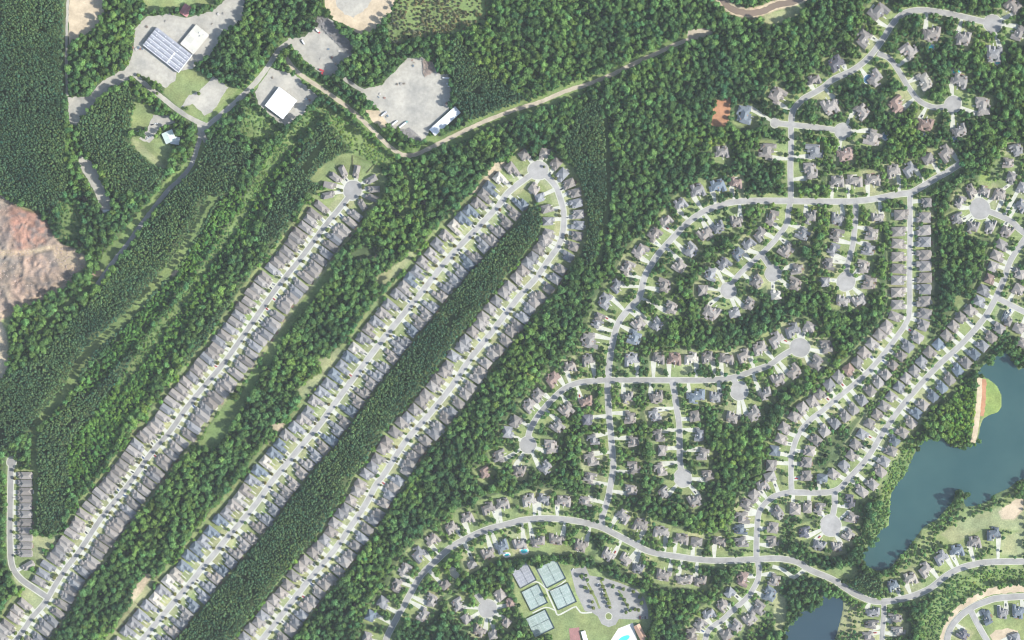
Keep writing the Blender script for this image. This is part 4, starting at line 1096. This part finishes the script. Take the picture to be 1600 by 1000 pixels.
P, i, j = scatter(("brush",), 3.2, lambda i, j: np.clip(0.15+0.9*mid_n[i,j], 0, 0.9))
rad = np.clip(nrs.normal(1.7, 0.6, len(P)), 0.7, 3.4)
gn_forest("undergrowth", "grey brown brush on the cleared ground at the top", SP["bush"], world_pts(P), np.stack([rad, rad, rad*1.3], 1), nrs.uniform(0, 6.28, len(P)), tints(GREEN["brush"], len(P), i, j, 0.3), nrs.randint(0, 4, len(P)))

P, i, j = scatter(("mixed", "bright"), 5.0, lambda i, j: np.where(near_house[i,j], 0.15, 0.8))  # understorey added so its bright tint lightens the dark gaps between crowns
rad = np.clip(nrs.normal(2.1, 0.5, len(P)), 1.0, 3.4)
gn_forest("understorey_foliage", "bushes and saplings filling the gaps of the woodland", SP["bush"], world_pts(P), np.stack([rad, rad, rad*nrs.uniform(2.0, 3.6, len(P))], 1), nrs.uniform(0, 6.28, len(P)), tints(GREEN["bright"], len(P), i, j, 0.25), nrs.randint(0, 4, len(P)))

# individual trees: crown and trunk
CR = [c.mesh("tree_crown", M["leaf"]) for c, t in g_low]; TR = [t.mesh("tree_trunk", M["trunk"]) for c, t in g_low]
trees = []
def tree(name, x, y, r, zs, colr, tgrp):
    trees.append(dict(name=name, x=x, y=y, r=r, zs=zs, c=colr, g=tgrp))
tt = tints(GREEN["yard"], int(pick.sum()), yi[pick], yj[pick], 0.22)
for (x, y), r, c in zip(Y[pick], yr[pick], tt): tree("garden_tree", x, y, r, r*rng.uniform(1.1, 1.4), tuple(c), "garden trees near the houses")
nst = 0
for h in H:
    if h["street"] in ("s1","s2","s3","s0") and "drive" in h and rng.random() < {"s1": 0.62, "s0": 0.6, "s2": 0.9, "s3": 0.7}[h["street"]] and nst < 285:
        bx, by, ux, uy, end = h["drive"]
        sgn = 1 if rng.random() < 0.5 else -1
        for sg in (sgn, -sgn):
            x, y = bx+ux*(end-rng.uniform(2.2, 4.0))-uy*sg*5.0, by+uy*(end-rng.uniform(2.2, 4.0))+ux*sg*5.0
            if not at_mask(blocked, x, y) or nearest(x, y)[3] > 6.0:
                c = [v*k*rng.uniform(0.8, 1.15) for v, k in zip((0.150, 0.190, 0.070), (rng.uniform(0.9,1.25),1,1))]
                tree("street_tree", x, y, rng.uniform(2.1, 3.2), 0, tuple(c), "street trees along the long streets"); nst += 1
                break
for (x, y) in ((915,899),(917,906),(913,917),(916,918),(924,925),(925,940),(927,949),(941,905),(942,916),(945,930),(950,942),(953,948),(957,916),(974,920),(989,924),(970,930),(975,937),(980,945),(1000,932),(1002,941),(984,953),(992,952),(997,952),(978,956),(1016,958),(908,900),(948,936),(944,922),
               (200,76),(306,99),(311,146),(330,107),(250,166),(257,170),(246,146),(216,118),(225,123),(236,131),(292,170),(852,930),(1209,600)):
    tree("parking_tree" if x > 860 and y > 880 else "garden_tree", x, y, rng.uniform(2.8, 3.7) if y > 880 else rng.uniform(2.6, 3.8), 0, (0.15*rng.uniform(.8,1.2), 0.21, 0.065), "trees on the car park islands" if x > 860 and y > 880 else "garden trees near the houses")
ordr = {}
for t in trees:
    keys = None
    k, a, p, d = nearest(t["x"], t["y"])
    if t["name"] == "parking_tree":
        t["k"] = ("parking", ""); t["arc"] = t["x"]
    else:
        t["k"] = (k, side_word(t["x"]-p[0], t["y"]-p[1])); t["arc"] = a
    ordr.setdefault((t["name"],)+t["k"], []).append(t)
for kk, L in ordr.items():
    L.sort(key=lambda t: (t["arc"], t["x"], t["y"]))
    for n, t in enumerate(L): t["n"] = n+1
for t in trees:
    k, sw = t["k"]
    root = link(t["name"], None, None, W(t["x"], t["y"], -0.05), rng.uniform(0, 6.28), (t["r"], t["r"], t["zs"] or t["r"]*rng.uniform(0.95, 1.2)))
    root.empty_display_size = 1
    if k == "parking": lab = "small round car park tree, %s counting from the left" % ordinal(t["n"])
    else:
        lab = "%s, %s from %s, %s of %s" % ({"street_tree": "olive street tree", "garden_tree": "leafy garden tree"}[t["name"]], ordinal(t["n"]), S[k][2], sw, S[k][1])
    tag(root, lab, {"street_tree": "street tree", "parking_tree": "small tree"}.get(t["name"], "tree"), t["g"])
    v = rng.randrange(len(CR))
    link("trunk", TR[v], root); link("crown", CR[v], root, color=t["c"])

# ------------------------------------------------------------------ industrial buildings
def rect_frame(c4):
    """corners on the map in order -> centre, axes and half sizes (long side first)"""
    P = [W(*c) for c in c4]
    c = sum(P, Vector())/4
    a, b = (P[1]-P[0]), (P[2]-P[1])
    if b.length > a.length: a, b = b, a
    return c, math.atan2(a.y, a.x), a.length/2, b.length/2

def shed(name, label, cat, c4, hgt, roofc, wallc, pitch=0.08, seams=0, seamc=(0.6,0.6,0.58)):
    c, ang, hx, hy = rect_frame(c4)
    root = link(name, None, None, c, ang); tag(root, label, cat)
    wl = MB(); wl.box(-hx, hx, -hy, hy, 0, hgt)
    link("wall", wl.mesh("hall_wall", M["wall"]), root, color=wallc)
    n = max(2, seams)
    for sd in (-1, 1):                      # two slopes, each of separate sheet bays
        for i in range(n):
            x0, x1 = -hx-0.3+(2*hx+0.6)*i/n+0.06, -hx-0.3+(2*hx+0.6)*(i+1)/n-0.06
            y0, y1 = (0.08, hy+0.4) if sd > 0 else (-hy-0.4, -0.08)
            zt = lambda y: hgt+0.25+pitch*(hy-abs(y))
            mb = MB()
            mb.add([(x0,y0,zt(y0)-.2),(x1,y0,zt(y0)-.2),(x1,y1,zt(y1)-.2),(x0,y1,zt(y1)-.2),(x0,y0,zt(y0)),(x1,y0,zt(y0)),(x1,y1,zt(y1)),(x0,y1,zt(y1))],
                   [(4,5,6,7),(3,2,1,0),(0,1,5,4),(1,2,6,5),(2,3,7,6),(3,0,4,7)])
            k = rng.uniform(0.93, 1.07)
            link("roof_panel", mb.mesh("roof_panel", M["metal_roof"]), root, color=[v*k for v in roofc])
    mb = MB(); mb.box(-hx-0.4, hx+0.4, -0.35, 0.35, hgt+0.1, hgt+0.35+pitch*hy)
    link("ridge_cap", mb.mesh("ridge_cap", M["metal_roof"]), root, color=seamc)
    return root, c, ang, hx, hy

root, c, ang, hx, hy = shed("warehouse", "white metal warehouse in the grey gravel yard", "warehouse", [(437,135),(415,164),(441,187),(465,160)], 7.5, (0.60,0.61,0.61), (0.5,0.5,0.48), 0.10, 5)
root, c, ang, hx, hy = shed("warehouse", "long narrow white shed beside the storage yard", "warehouse", [(671,203),(711,167),(720,176),(680,212)], 5.5, (0.62,0.63,0.64), (0.5,0.5,0.5), 0.06, 9)
root, c, ang, hx, hy = shed("factory_annex", "cream flat-roofed annex of the factory", "factory annex", [(307,39),(327,55),(302.5,85),(283,69)], 6.2, (0.46,0.44,0.38), (0.42,0.40,0.36), 0.03, 4, (0.5,0.48,0.42))
for k in range(7):
    mb = MB(); mb.box(-0.8,0.8,-0.6,0.6,6.2,7.6); mb.box(-0.6,0.6,-0.4,0.4,7.6,7.9)
    link("roof_unit", mb.mesh("roof_unit", M["metal_roof"]), root, (rng.uniform(-hx*.8,hx*.8), rng.uniform(-hy*.8,hy*.8), 0.4), color=(0.5,0.5,0.5))
# the factory: five parallel grey roof bays with white ridge strips
c, ang, hx, hy = rect_frame([(246,43),(225,71),(280,114),(301,86)])
root = tag(link("factory", None, None, c, ang), "long grey factory roof with five white-striped bays", "factory")
mb = MB(); mb.box(-hx, hx, -hy, hy, 0, 7.5); link("wall", mb.mesh("factory_wall", M["wall"]), root, color=(0.4,0.4,0.38))
for k in range(5):
    w = 2*hy/5; y0 = -hy+k*w
    for q in range(6):
        x0, x1 = -hx-0.3+(2*hx+.6)*q/6+0.05, -hx-0.3+(2*hx+.6)*(q+1)/6-0.05
        mb = MB()
        ym = y0+w/2
        mb.add([(x0,y0+.1,7.6),(x1,y0+.1,7.6),(x1,y0+w-.1,7.6),(x0,y0+w-.1,7.6),(x0,ym,9.0),(x1,ym,9.0)], [(0,1,5,4),(2,3,4,5),(1,2,5),(3,0,4),(3,2,1,0)])
        link("roof_bay", mb.mesh("roof_bay", M["metal_roof"]), root, color=[v*(0.95 if (k+q) % 2 else 1.03) for v in (0.25,0.255,0.285)])
    mb = MB(); mb.box(-hx-.4, hx+.4, y0-.45, y0+.45, 7.9, 8.35); link("ridge_strip", mb.mesh("ridge_strip", M["metal_roof"]), root, color=(0.55,0.55,0.55))
    for q in range(5):
        mb = MB(); mb.cyl(0,0,0.7,0.7,8.2,9.9,8); mb.cyl(0,0,1.0,0.2,9.9,10.4,8)
        link("roof_vent", mb.mesh("roof_vent", M["metal_roof"]), root, (-hx*.8+q*hx*.4+rng.uniform(-1,1), y0+w*.5, 0), color=(0.6,0.6,0.6))
mb = MB(); mb.box(hx-.5, hx+.5, -hy-.4, hy+.4, 7.9, 9.3); link("parapet", mb.mesh("parapet", M["metal_roof"]), root, color=(0.58,0.58,0.57))
mb = MB(); mb.box(hx*0.30, hx*0.36, -hy-.2, hy*0.2, 8.2, 9.4); link("roof_duct", mb.mesh("roof_duct", M["metal_roof"]), root, color=(0.55,0.55,0.55))
shed("maroon_shed", "maroon-roofed shed above the factory", "shed", [(290,5),(281,19),(291,28),(302,14)], 5.0, (0.30,0.12,0.12), (0.35,0.3,0.28), 0.3, 3, (0.32,0.15,0.14))
shed("office", "pale green-roofed office among trees", "office", [(252,210),(267,202),(274,218),(265,226)], 4.5, (0.47,0.53,0.48), (0.45,0.45,0.42), 0.2, 3)
shed("office_wing", "white-roofed wing beside the small office", "office", [(269,213),(282,215),(279,226),(267,225)], 4.0, (0.52,0.55,0.56), (0.45,0.45,0.42), 0.2, 2)
shed("container", "white container at the end of the gravel strip", "container", [(161,328),(171,328),(171,332),(161,332)], 2.8, (0.6,0.6,0.58), (0.55,0.55,0.52), 0.05, 2)
shed("clubhouse", "orange-roofed clubhouse beside the pool", "clubhouse", [(990,978),(999,974),(1011,997),(1001,1002)], 5.5, (0.42,0.25,0.17), (0.45,0.4,0.35), 0.5, 4, (0.4,0.26,0.2))
shed("pool_house", "small white shelter roof beside the red court", "shelter", [(908,987),(914,985),(919,1002),(912,1004)], 3.6, (0.6,0.6,0.56), (0.5,0.5,0.48), 0.2, 3)

# ------------------------------------------------------------------ vehicles
def car_meshes():
    b = MB()
    b.prism([(-2.25,-.72),(-2.1,-.9),(2.0,-.9),(2.3,-.7),(2.35,0),(2.3,.7),(2.0,.9),(-2.1,.9),(-2.25,.72)], 0.32, 0.95)
    g = MB(); g.add([(-1.7,-.8,.95),(1.0,-.8,.95),(1.0,.8,.95),(-1.7,.8,.95),(-1.25,-.66,1.45),(0.35,-.66,1.45),(0.35,.66,1.45),(-1.25,.66,1.45)],
          [(4,5,6,7),(0,1,5,4),(1,2,6,5),(2,3,7,6),(3,0,4,7)])
    rf = MB(); rf.box(-1.22,0.33,-.64,.64,1.44,1.5)
    w = MB()
    n = 10
    for s in (-.12,.12): pass
    a = [2*math.pi*i/n for i in range(n)]
    w.add([(.33*math.cos(t), -.11, .33*math.sin(t)) for t in a]+[(.33*math.cos(t), .11, .33*math.sin(t)) for t in a], [tuple(range(n)), tuple(range(2*n-1,n-1,-1))]+[(i,n+i,n+(i+1)%n,(i+1)%n) for i in range(n)])
    return b.mesh("car_body", M["paint"]), g.mesh("car_glass", M["glass"]), rf.mesh("car_roof", M["paint"]), w.mesh("wheel", M["tyre"])
CB, CG, CRF, CW = car_meshes()
CARC = [((0.55,0.55,0.54),"white"),((0.42,0.43,0.44),"silver"),((0.03,0.03,0.035),"black"),((0.14,0.14,0.15),"dark grey"),((0.35,0.03,0.03),"red"),((0.04,0.08,0.2),"blue"),((0.30,0.28,0.24),"beige")]
ncar = {}
def car(x, y, ang, where, ci=None, z=0.30):
    c, w = CARC[rng.choice((0,0,1,1,2,2,3,3,4,5,6)) if ci is None else ci]
    root = link("parked_car", None, None, W(x, y, z), ang)
    key = (w, where); ncar[key] = ncar.get(key, 0)+1
    root["_k"] = str(key)
    root["label"] = "%s car %s" % (w, where) if ncar[key] == 1 else "%s %s car %s" % (ordinal(ncar[key]), w, where)
    tag(root, None, "car", "parked cars")
    link("body", CB, root, color=c); link("windows", CG, root); link("car_roof", CRF, root, color=c)
    for ox in (-1.4, 1.4):
        for oy in (-.82, .82): link("wheel", CW, root, (ox, oy, 0.33))
    del root["_k"]
seen = set()
for h in H:
    if "drive" in h and h["end"] if "end" in h else "drive" in h:
        if rng.random() < 0.30 and 5 < h["x"] < 1595 and 5 < h["y"] < 995:
            bx, by, ux, uy, end = h["drive"]
            if end < 7: continue
            t = rng.uniform(3.2, max(3.3, min(8, end-3)))
            st = S[h["street"]]
            lab = "on %s drive from %s, %s of %s" % (ordinal(h["n"]), st[2], h["sw"], st[1])
            if len(lab.split()) > 14: lab = "on %s drive from %s, %s of %s" % (ordinal(h["n"]), st[2], h["sw"], st[1])
            car(bx+ux*t, by+uy*t, math.atan2(-uy, ux), lab)
for i, (x, y, a) in enumerate(((213,207,60),(216,206,60),(222,203,60),(226,201,60),(230,217,60),(233,215,60),(236,213,60),(238,195,10),(244,193,10))):
    car(x, y, R(a), "parked %s from the left beside the small office" % ordinal(i+1), (0,0,0,0,0,0,1,2,0)[i])
for i, (x, y, a, c) in enumerate(((1000,965,90,4),(1004,965,90,6),(1008,965,90,2),(895,890,60,0),(934,913,70,0),(941,926,70,1))):
    car(x, y, R(a), "parked %s from the left in the club car park" % ordinal(sorted((1000,1004,1008,895,934,941)).index(x)+1), c)
def truck(x, y, ang, label, cabc, boxc, L=11.0):
    root = tag(link("parked_truck", None, None, W(x, y, 0.1), R(ang)), label, "truck", "trucks in the gravel yards")
    mb = MB(); mb.box(-L/2, L/2-2.6, -1.25, 1.25, 1.1, 3.7); mb.box(-L/2+.2, L/2-2.8, -1.0, 1.0, 3.7, 3.78); link("cargo_box", mb.mesh("cargo_box", M["paint"]), root, color=boxc)
    mb = MB(); mb.prism([(L/2-2.3,-1.15),(L/2-.2,-1.15),(L/2,-.8),(L/2,.8),(L/2-.2,1.15),(L/2-2.3,1.15)], 0.7, 2.9); link("cab", mb.mesh("cab", M["paint"]), root, color=cabc)
    mb = MB(); mb.box(L/2-.5, L/2+.03, -1.0, 1.0, 1.9, 2.7); link("windscreen", mb.mesh("windscreen", M["glass"]), root)
    mb = MB(); mb.box(-L/2, L/2-.4, -.5, .5, 0.6, 1.1); link("chassis", mb.mesh("chassis", M["wire"]), root)
    for ox in (-L/2+1.4, -L/2+2.7, L/2-1.2):
        for oy in (-1.0, 1.0): link("wheel", CW, root, (ox, oy, 0.5)).scale = (1.5, 2, 1.5)
WH = (0.55,0.55,0.54); RD = (0.40,0.04,0.05)
for a in ((697,122,175,"uppermost white truck at the storage yard's right edge",WH,WH),(703,131,178,"white truck, second from top at storage yard's right edge",WH,WH),(705,135,178,"white truck, third from top at storage yard's right edge",WH,WH),
          (707,144,180,"short white truck just below three others by the pines",WH,WH,7.5),(707,161,180,"dark blue truck shaded by pines above the long shed",(0.05,0.07,0.12),(0.1,0.12,0.16),9),
          (600,178,40,"grey truck beside the yellow sand patch",(0.4,0.4,0.42),(0.45,0.45,0.46)),(617,192,38,"white truck, middle one along the storage yard's lower-left edge",WH,WH),(630,195,38,"longest white truck with green cab below the storage yard",(0.1,0.3,0.28),WH,17),
          (497,49,-45,"red and white truck beside the grey timber heap",RD,WH,8),(503,110,-25,"upper red truck at the lower end of truck yard",RD,RD,8),(504,117,-80,"lower red truck with white cab in the truck yard",WH,RD,8),(474,66,-60,"white truck at the truck yard's left edge",WH,WH,8)):
    truck(*a)

# stacks of stored material in the yards
def stack(x, y, ang, n, where, c):
    root = tag(link("material_stack", None, None, W(x, y, 0.08), R(ang)), "low stack of stored material %s" % where, "stack", "material stacks " + where)
    for k in range(n):
        mb = MB(); mb.box(-1.6, 1.6, k*1.3-n*0.65, k*1.3-n*0.65+1.15, 0, 1.0+0.5*((k*7) % 3)); mb.box(-1.7, 1.7, k*1.3-n*0.65+.4, k*1.3-n*0.65+.6, 1.0+0.5*((k*7) % 3), 1.08+0.5*((k*7) % 3))
        link("pallet_load", mb.mesh("pallet_load", M["paint"]), root, color=c)
SC = [(0.30,0.28,0.25),(0.18,0.15,0.12),(0.42,0.40,0.37),(0.24,0.12,0.09),(0.12,0.16,0.2)]
for i in range(16):
    x, y = rng.choice(((690,120),(612,118),(640,100),(598,150),(690,165),(650,205),(605,185),(628,130)))
    stack(x+rng.uniform(-9,9), y+rng.uniform(-6,6), rng.uniform(0,180), rng.randint(1,4), "in the storage yard", SC[i % 5])
for i in range(10):
    x, y = rng.choice(((225,40),(262,30),(330,40),(318,75),(215,75),(345,25)))
    stack(x+rng.uniform(-8,8), y+rng.uniform(-5,5), rng.uniform(0,180), rng.randint(1,3), "around the factory", SC[i % 5])
for i in range(8):
    x, y = rng.choice(((428,122),(470,130),(480,155),(452,185),(410,150)))
    stack(x+rng.uniform(-5,5), y+rng.uniform(-4,4), rng.uniform(0,180), rng.randint(1,3), "around the white warehouse", SC[i % 5])
for i in range(7):
    stack(rng.uniform(490,535), rng.uniform(70,100), rng.uniform(0,180), rng.randint(1,3), "in the red trucks' yard", SC[i % 5])

gs = {}
for o in col.objects:
    if o.name.startswith("material_stack"): gs.setdefault(o["group"], []).append(o)
for L in gs.values():
    L.sort(key=lambda o: o.location.x)
    for n, o in enumerate(L): o["label"] = "%s, %s from the left" % (o["label"], ordinal(n+1))

# ------------------------------------------------------------------ tennis courts
def court(c4, label, matk, n):
    c, ang, hx, hy = rect_frame(c4)
    hx *= 1.06; hy *= 1.06
    root = tag(link("tennis_court", None, None, c, ang), label, "tennis court", "tennis courts beside the car park")
    mb = MB(); mb.box(-hx, hx, -hy, hy, 0.02, 0.12); link("surface", mb.mesh("court_surface", M[matk]), root)
    for k in (-1, 1):
        x = k*hx*0.5
        ln = MB()
        for a, b, cc, d in ((-5.5,5.5,-11.9,-11.75),(-5.5,5.5,11.75,11.9),(-5.5,-5.35,-11.9,11.9),(5.35,5.5,-11.9,11.9),(-4.1,-4.0,-11.9,11.9),(4.0,4.1,-11.9,11.9),(-4.1,4.1,-6.45,-6.35),(-4.1,4.1,6.35,6.45),(-.05,.05,-6.4,6.4)):
            ln.box(x+a, x+b, cc, d, 0.121, 0.128)
        link("court_lines", ln.mesh("court_lines", M["line"]), root)
        nb = MB(); nb.box(x-6.3, x+6.3, -.05, .05, 0.12, 1.1); nb.box(x-6.4,x-6.2,-.12,.12,.12,1.2); nb.box(x+6.2,x+6.4,-.12,.12,.12,1.2)
        link("net", nb.mesh("net", M["wire"]), root)
    for sx, sy in ((-1,0),(1,0),(0,-1),(0,1)):
        fb = MB()
        if sx: fb.box(sx*hx-.12, sx*hx+.12, -hy, hy, 0.1, 2.4)
        else: fb.box(-hx, hx, sy*hy-.12, sy*hy+.12, 0.1, 2.4)
        for q in range(9):
            t = -1+q*0.25
            if sx: fb.cyl(sx*hx, t*hy, .12, .12, .1, 2.9, 6)
            else: fb.cyl(t*hx, sy*hy, .12, .12, .1, 2.9, 6)
        link("fence", fb.mesh("court_fence", M["wire"]), root)
court([(801,895),(823,879),(837,905),(813,917)], "violet-grey tennis court, upper left of the five", "court2", 1)
court([(840,887),(869,875),(884,904),(854,918)], "pale green tennis court, upper right of the five", "court", 2)
court([(816,925),(841,913),(855,941),(830,954)], "pale green tennis court, middle left of the five", "court", 3)
court([(860,924),(887,911),(900,939),(873,953)], "pale green tennis court, middle right of the five", "court", 4)
court([(823,967),(852,953),(865,981),(837,995)], "pale green tennis court, lowest of the five", "court", 5)

# ------------------------------------------------------------------ swimming pools
def pool(x, y, rx, ry, ang, label, dark=False, deck=True, shape="oval"):
    root = tag(link("swimming_pool", None, None, W(x, y, 0.05), R(ang)), label, "pool", "swimming pools")
    n = 20
    def ring(k, wob):
        return [((rx+k)*math.copysign(abs(math.cos(t))**(0.5 if shape == "rect" else 0.9), math.cos(t))*(1+wob*math.sin(2*t+x)), (ry+k)*math.copysign(abs(math.sin(t))**(0.5 if shape == "rect" else 0.9), math.sin(t))) for t in [2*math.pi*i/n for i in range(n)]]
    mb = MB(); mb.prism(ring(2.4 if deck else 0.8, 0.0), 0.05, 0.32); link("pool_deck", mb.mesh("pool_deck", M["deck"]), root)
    mb = MB(); mb.prism(ring(0, 0.08), 0.2, 0.36); link("water", mb.mesh("pool_water", M["pool_dark" if dark else "pool"]), root)
for a in ((1453,74,5.5,3.5,10,"turquoise pool below the house with a curved drive"),(1494,112,6,3.2,0,"turquoise pool above the house at the top right"),(1559,98,3.5,2.2,0,"small blue pool beside a top right house"),
          (1357,124,7.5,7,0,"round dark blue pool at the left end of a house",True,False),(1383,213,3.2,4.5,0,"blue pool right of the small court's end house",True),(1441,212,5,2.6,5,"dark navy pool below a brown roof",True),
          (1493,217,4.5,2.4,0,"pale blue pool below a house near the curling lane",True),(792,867,3.6,1.8,10,"tiny turquoise pool on a white terrace"),(819,861,5,3.2,5,"bright turquoise pool below the bottom street"),
          (1561,955,2.6,9,5,"narrow blue pool between two unfinished street houses",True,False,"rect"),(975,998,9,4,25,"large turquoise club pool beside the clubhouse")):
    pool(*a)

# ------------------------------------------------------------------ fences behind the long streets
FM = {}
def fence_mesh(L):
    k = round(L)
    if k not in FM:
        mb = MB()
        mb.box(0, k, -.07, .07, 0.1, 1.75); mb.box(0, k, -.1, .1, 1.75, 1.85)
        for q in range(k//2+1): mb.box(q*2-.1, q*2+.1, -.13, .13, 0, 1.95)
        FM[k] = mb.mesh("fence", M["fence"])
    return FM[k]
for h in H:
    if h["street"] in ("s1","s2") and h["sw"] == "upper-left" and rng.random() < 0.72 and 0 < h["x"] < 1600 and h["y"] < 1000:
        ln = rng.choice((7, 9, 10)) if h["street"] == "s1" else rng.choice((9, 11))
        bx, by = h["x"]-h["fx"]*(h["d"]/2-1)-h["fy"]*h["w"]*0.57, h["y"]-h["fy"]*(h["d"]/2-1)+h["fx"]*h["w"]*0.57
        o = link("fence", fence_mesh(ln), None, W(bx, by, 0), math.atan2(h["fy"], -h["fx"]))
        tag(o, "brown back-yard fence behind %s house from %s on %s" % (ordinal(h["n"]), S[h["street"]][2], S[h["street"]][1]), "fence", "garden fences behind the long streets")
for pts, lab in (([(551,243),(585,256),(605,279)], "brown fence round the garden above the turning circle"),([(585,257),(573,270)], "short fence dividing gardens above the turning circle"),([(551,243),(551,268)], "fence beside the house topping the turning circle")):
    for a, b in zip(pts, pts[1:]):
        ln = math.hypot(b[0]-a[0], b[1]-a[1])
        o = link("fence", fence_mesh(ln), None, W(*a), math.atan2(-(b[1]-a[1]), b[0]-a[0]))
        tag(o, lab if a == pts[0] else lab.replace("brown fence", "lower stretch of fence"), "fence", "garden fences behind the long streets")

# ------------------------------------------------------------------ heaps: timber and rubble
def heap(name, label, poly, mat, n, size, zmax):
    mk = np.zeros((GH, GW), bool); fill(mk, poly, True)
    ii, jj = np.nonzero(mk)
    d = blur(mk.astype(float), 10)
    mb = MB()
    for _ in range(n):
        k = nrs.randint(len(ii)); x, y = jj[k]-OX+rng.random(), ii[k]-OY+rng.random()
        hh = zmax*d[ii[k], jj[k]]*rng.uniform(0.2, 1.0)
        L_, w_ = size[0]*rng.uniform(.5, 1.2), size[1]*rng.uniform(.5, 1.3)
        a = rng.uniform(0, 6.28) if size[0] < 2*size[1] else rng.gauss(-0.9, 0.5)
        t, b = Vector((math.cos(a), math.sin(a), rng.uniform(-.2,.2))), Vector((-math.sin(a), math.cos(a), 0))
        c = W(x, y, hh)
        u = Vector((0,0,w_*rng.uniform(.5,.9)))
        mb.add([c-t*L_/2-b*w_/2, c+t*L_/2-b*w_/2*.8, c+t*L_/2*.9+b*w_/2, c-t*L_/2+b*w_/2*.9, c-t*L_*.4-b*w_*.3+u, c+t*L_*.42-b*w_*.28+u, c+t*L_*.38+b*w_*.3+u, c-t*L_*.4+b*w_*.3+u],
               [(4,5,6,7),(0,1,5,4),(1,2,6,5),(2,3,7,6),(3,0,4,7)])
    tag(link(name, mb.mesh(name, mat)), label, None, None, "stuff")
heap("timber_debris", "long heap of grey timber beside the truck yard", [(497,24),(510,25),(530,45),(548,66),(549,82),(541,84),(525,66),(505,48),(494,38)], M["log"], 900, (4.5, 0.6), 4.0)
heap("scrap_debris", "grey scrap heap at the storage yard's lower corner", [(622,203),(640,200),(662,218),(655,224),(638,216)], M["log"], 260, (3.0, 0.8), 2.0)
heap("rubble", "pink grey boulders and rubble across the quarry", QUARRY, M["rock"], 2600, (2.0, 1.5), 1.5)
heap("brush_debris", "brown brush and rock heap in the storage yard", [(660,92),(675,96),(680,110),(664,122),(660,108)], M["rock"], 260, (2.4, 1.0), 3.0)

# ------------------------------------------------------------------ the air between the ground and the camera
bm = bmesh.new(); bmesh.ops.create_cube(bm, size=1.0)
for v in bm.verts:
    v.co.x = 5200.0*(1 if v.co.x > 0 else -1); v.co.y = 4200.0*(1 if v.co.y > 0 else -1); v.co.z = 5060.0 if v.co.z > 0 else -6.0
hm = bpy.data.meshes.new("haze"); bm.to_mesh(hm); bm.free()
m = bpy.data.materials.new("haze_air"); m.use_nodes = True
nt = m.node_tree; nt.nodes.clear()
out = nt.nodes.new("ShaderNodeOutputMaterial"); pv = nt.nodes.new("ShaderNodeVolumePrincipled")
pv.inputs["Color"].default_value = (0.86, 0.94, 1.0, 1.0)
pv.inputs["Density"].default_value = HAZE
pv.inputs["Anisotropy"].default_value = 0.0
nt.links.new(pv.outputs[0], out.inputs["Volume"])
hm.materials.append(m)
tag(link("haze", hm), "thin pale blue morning haze over everything", None, None, "stuff")
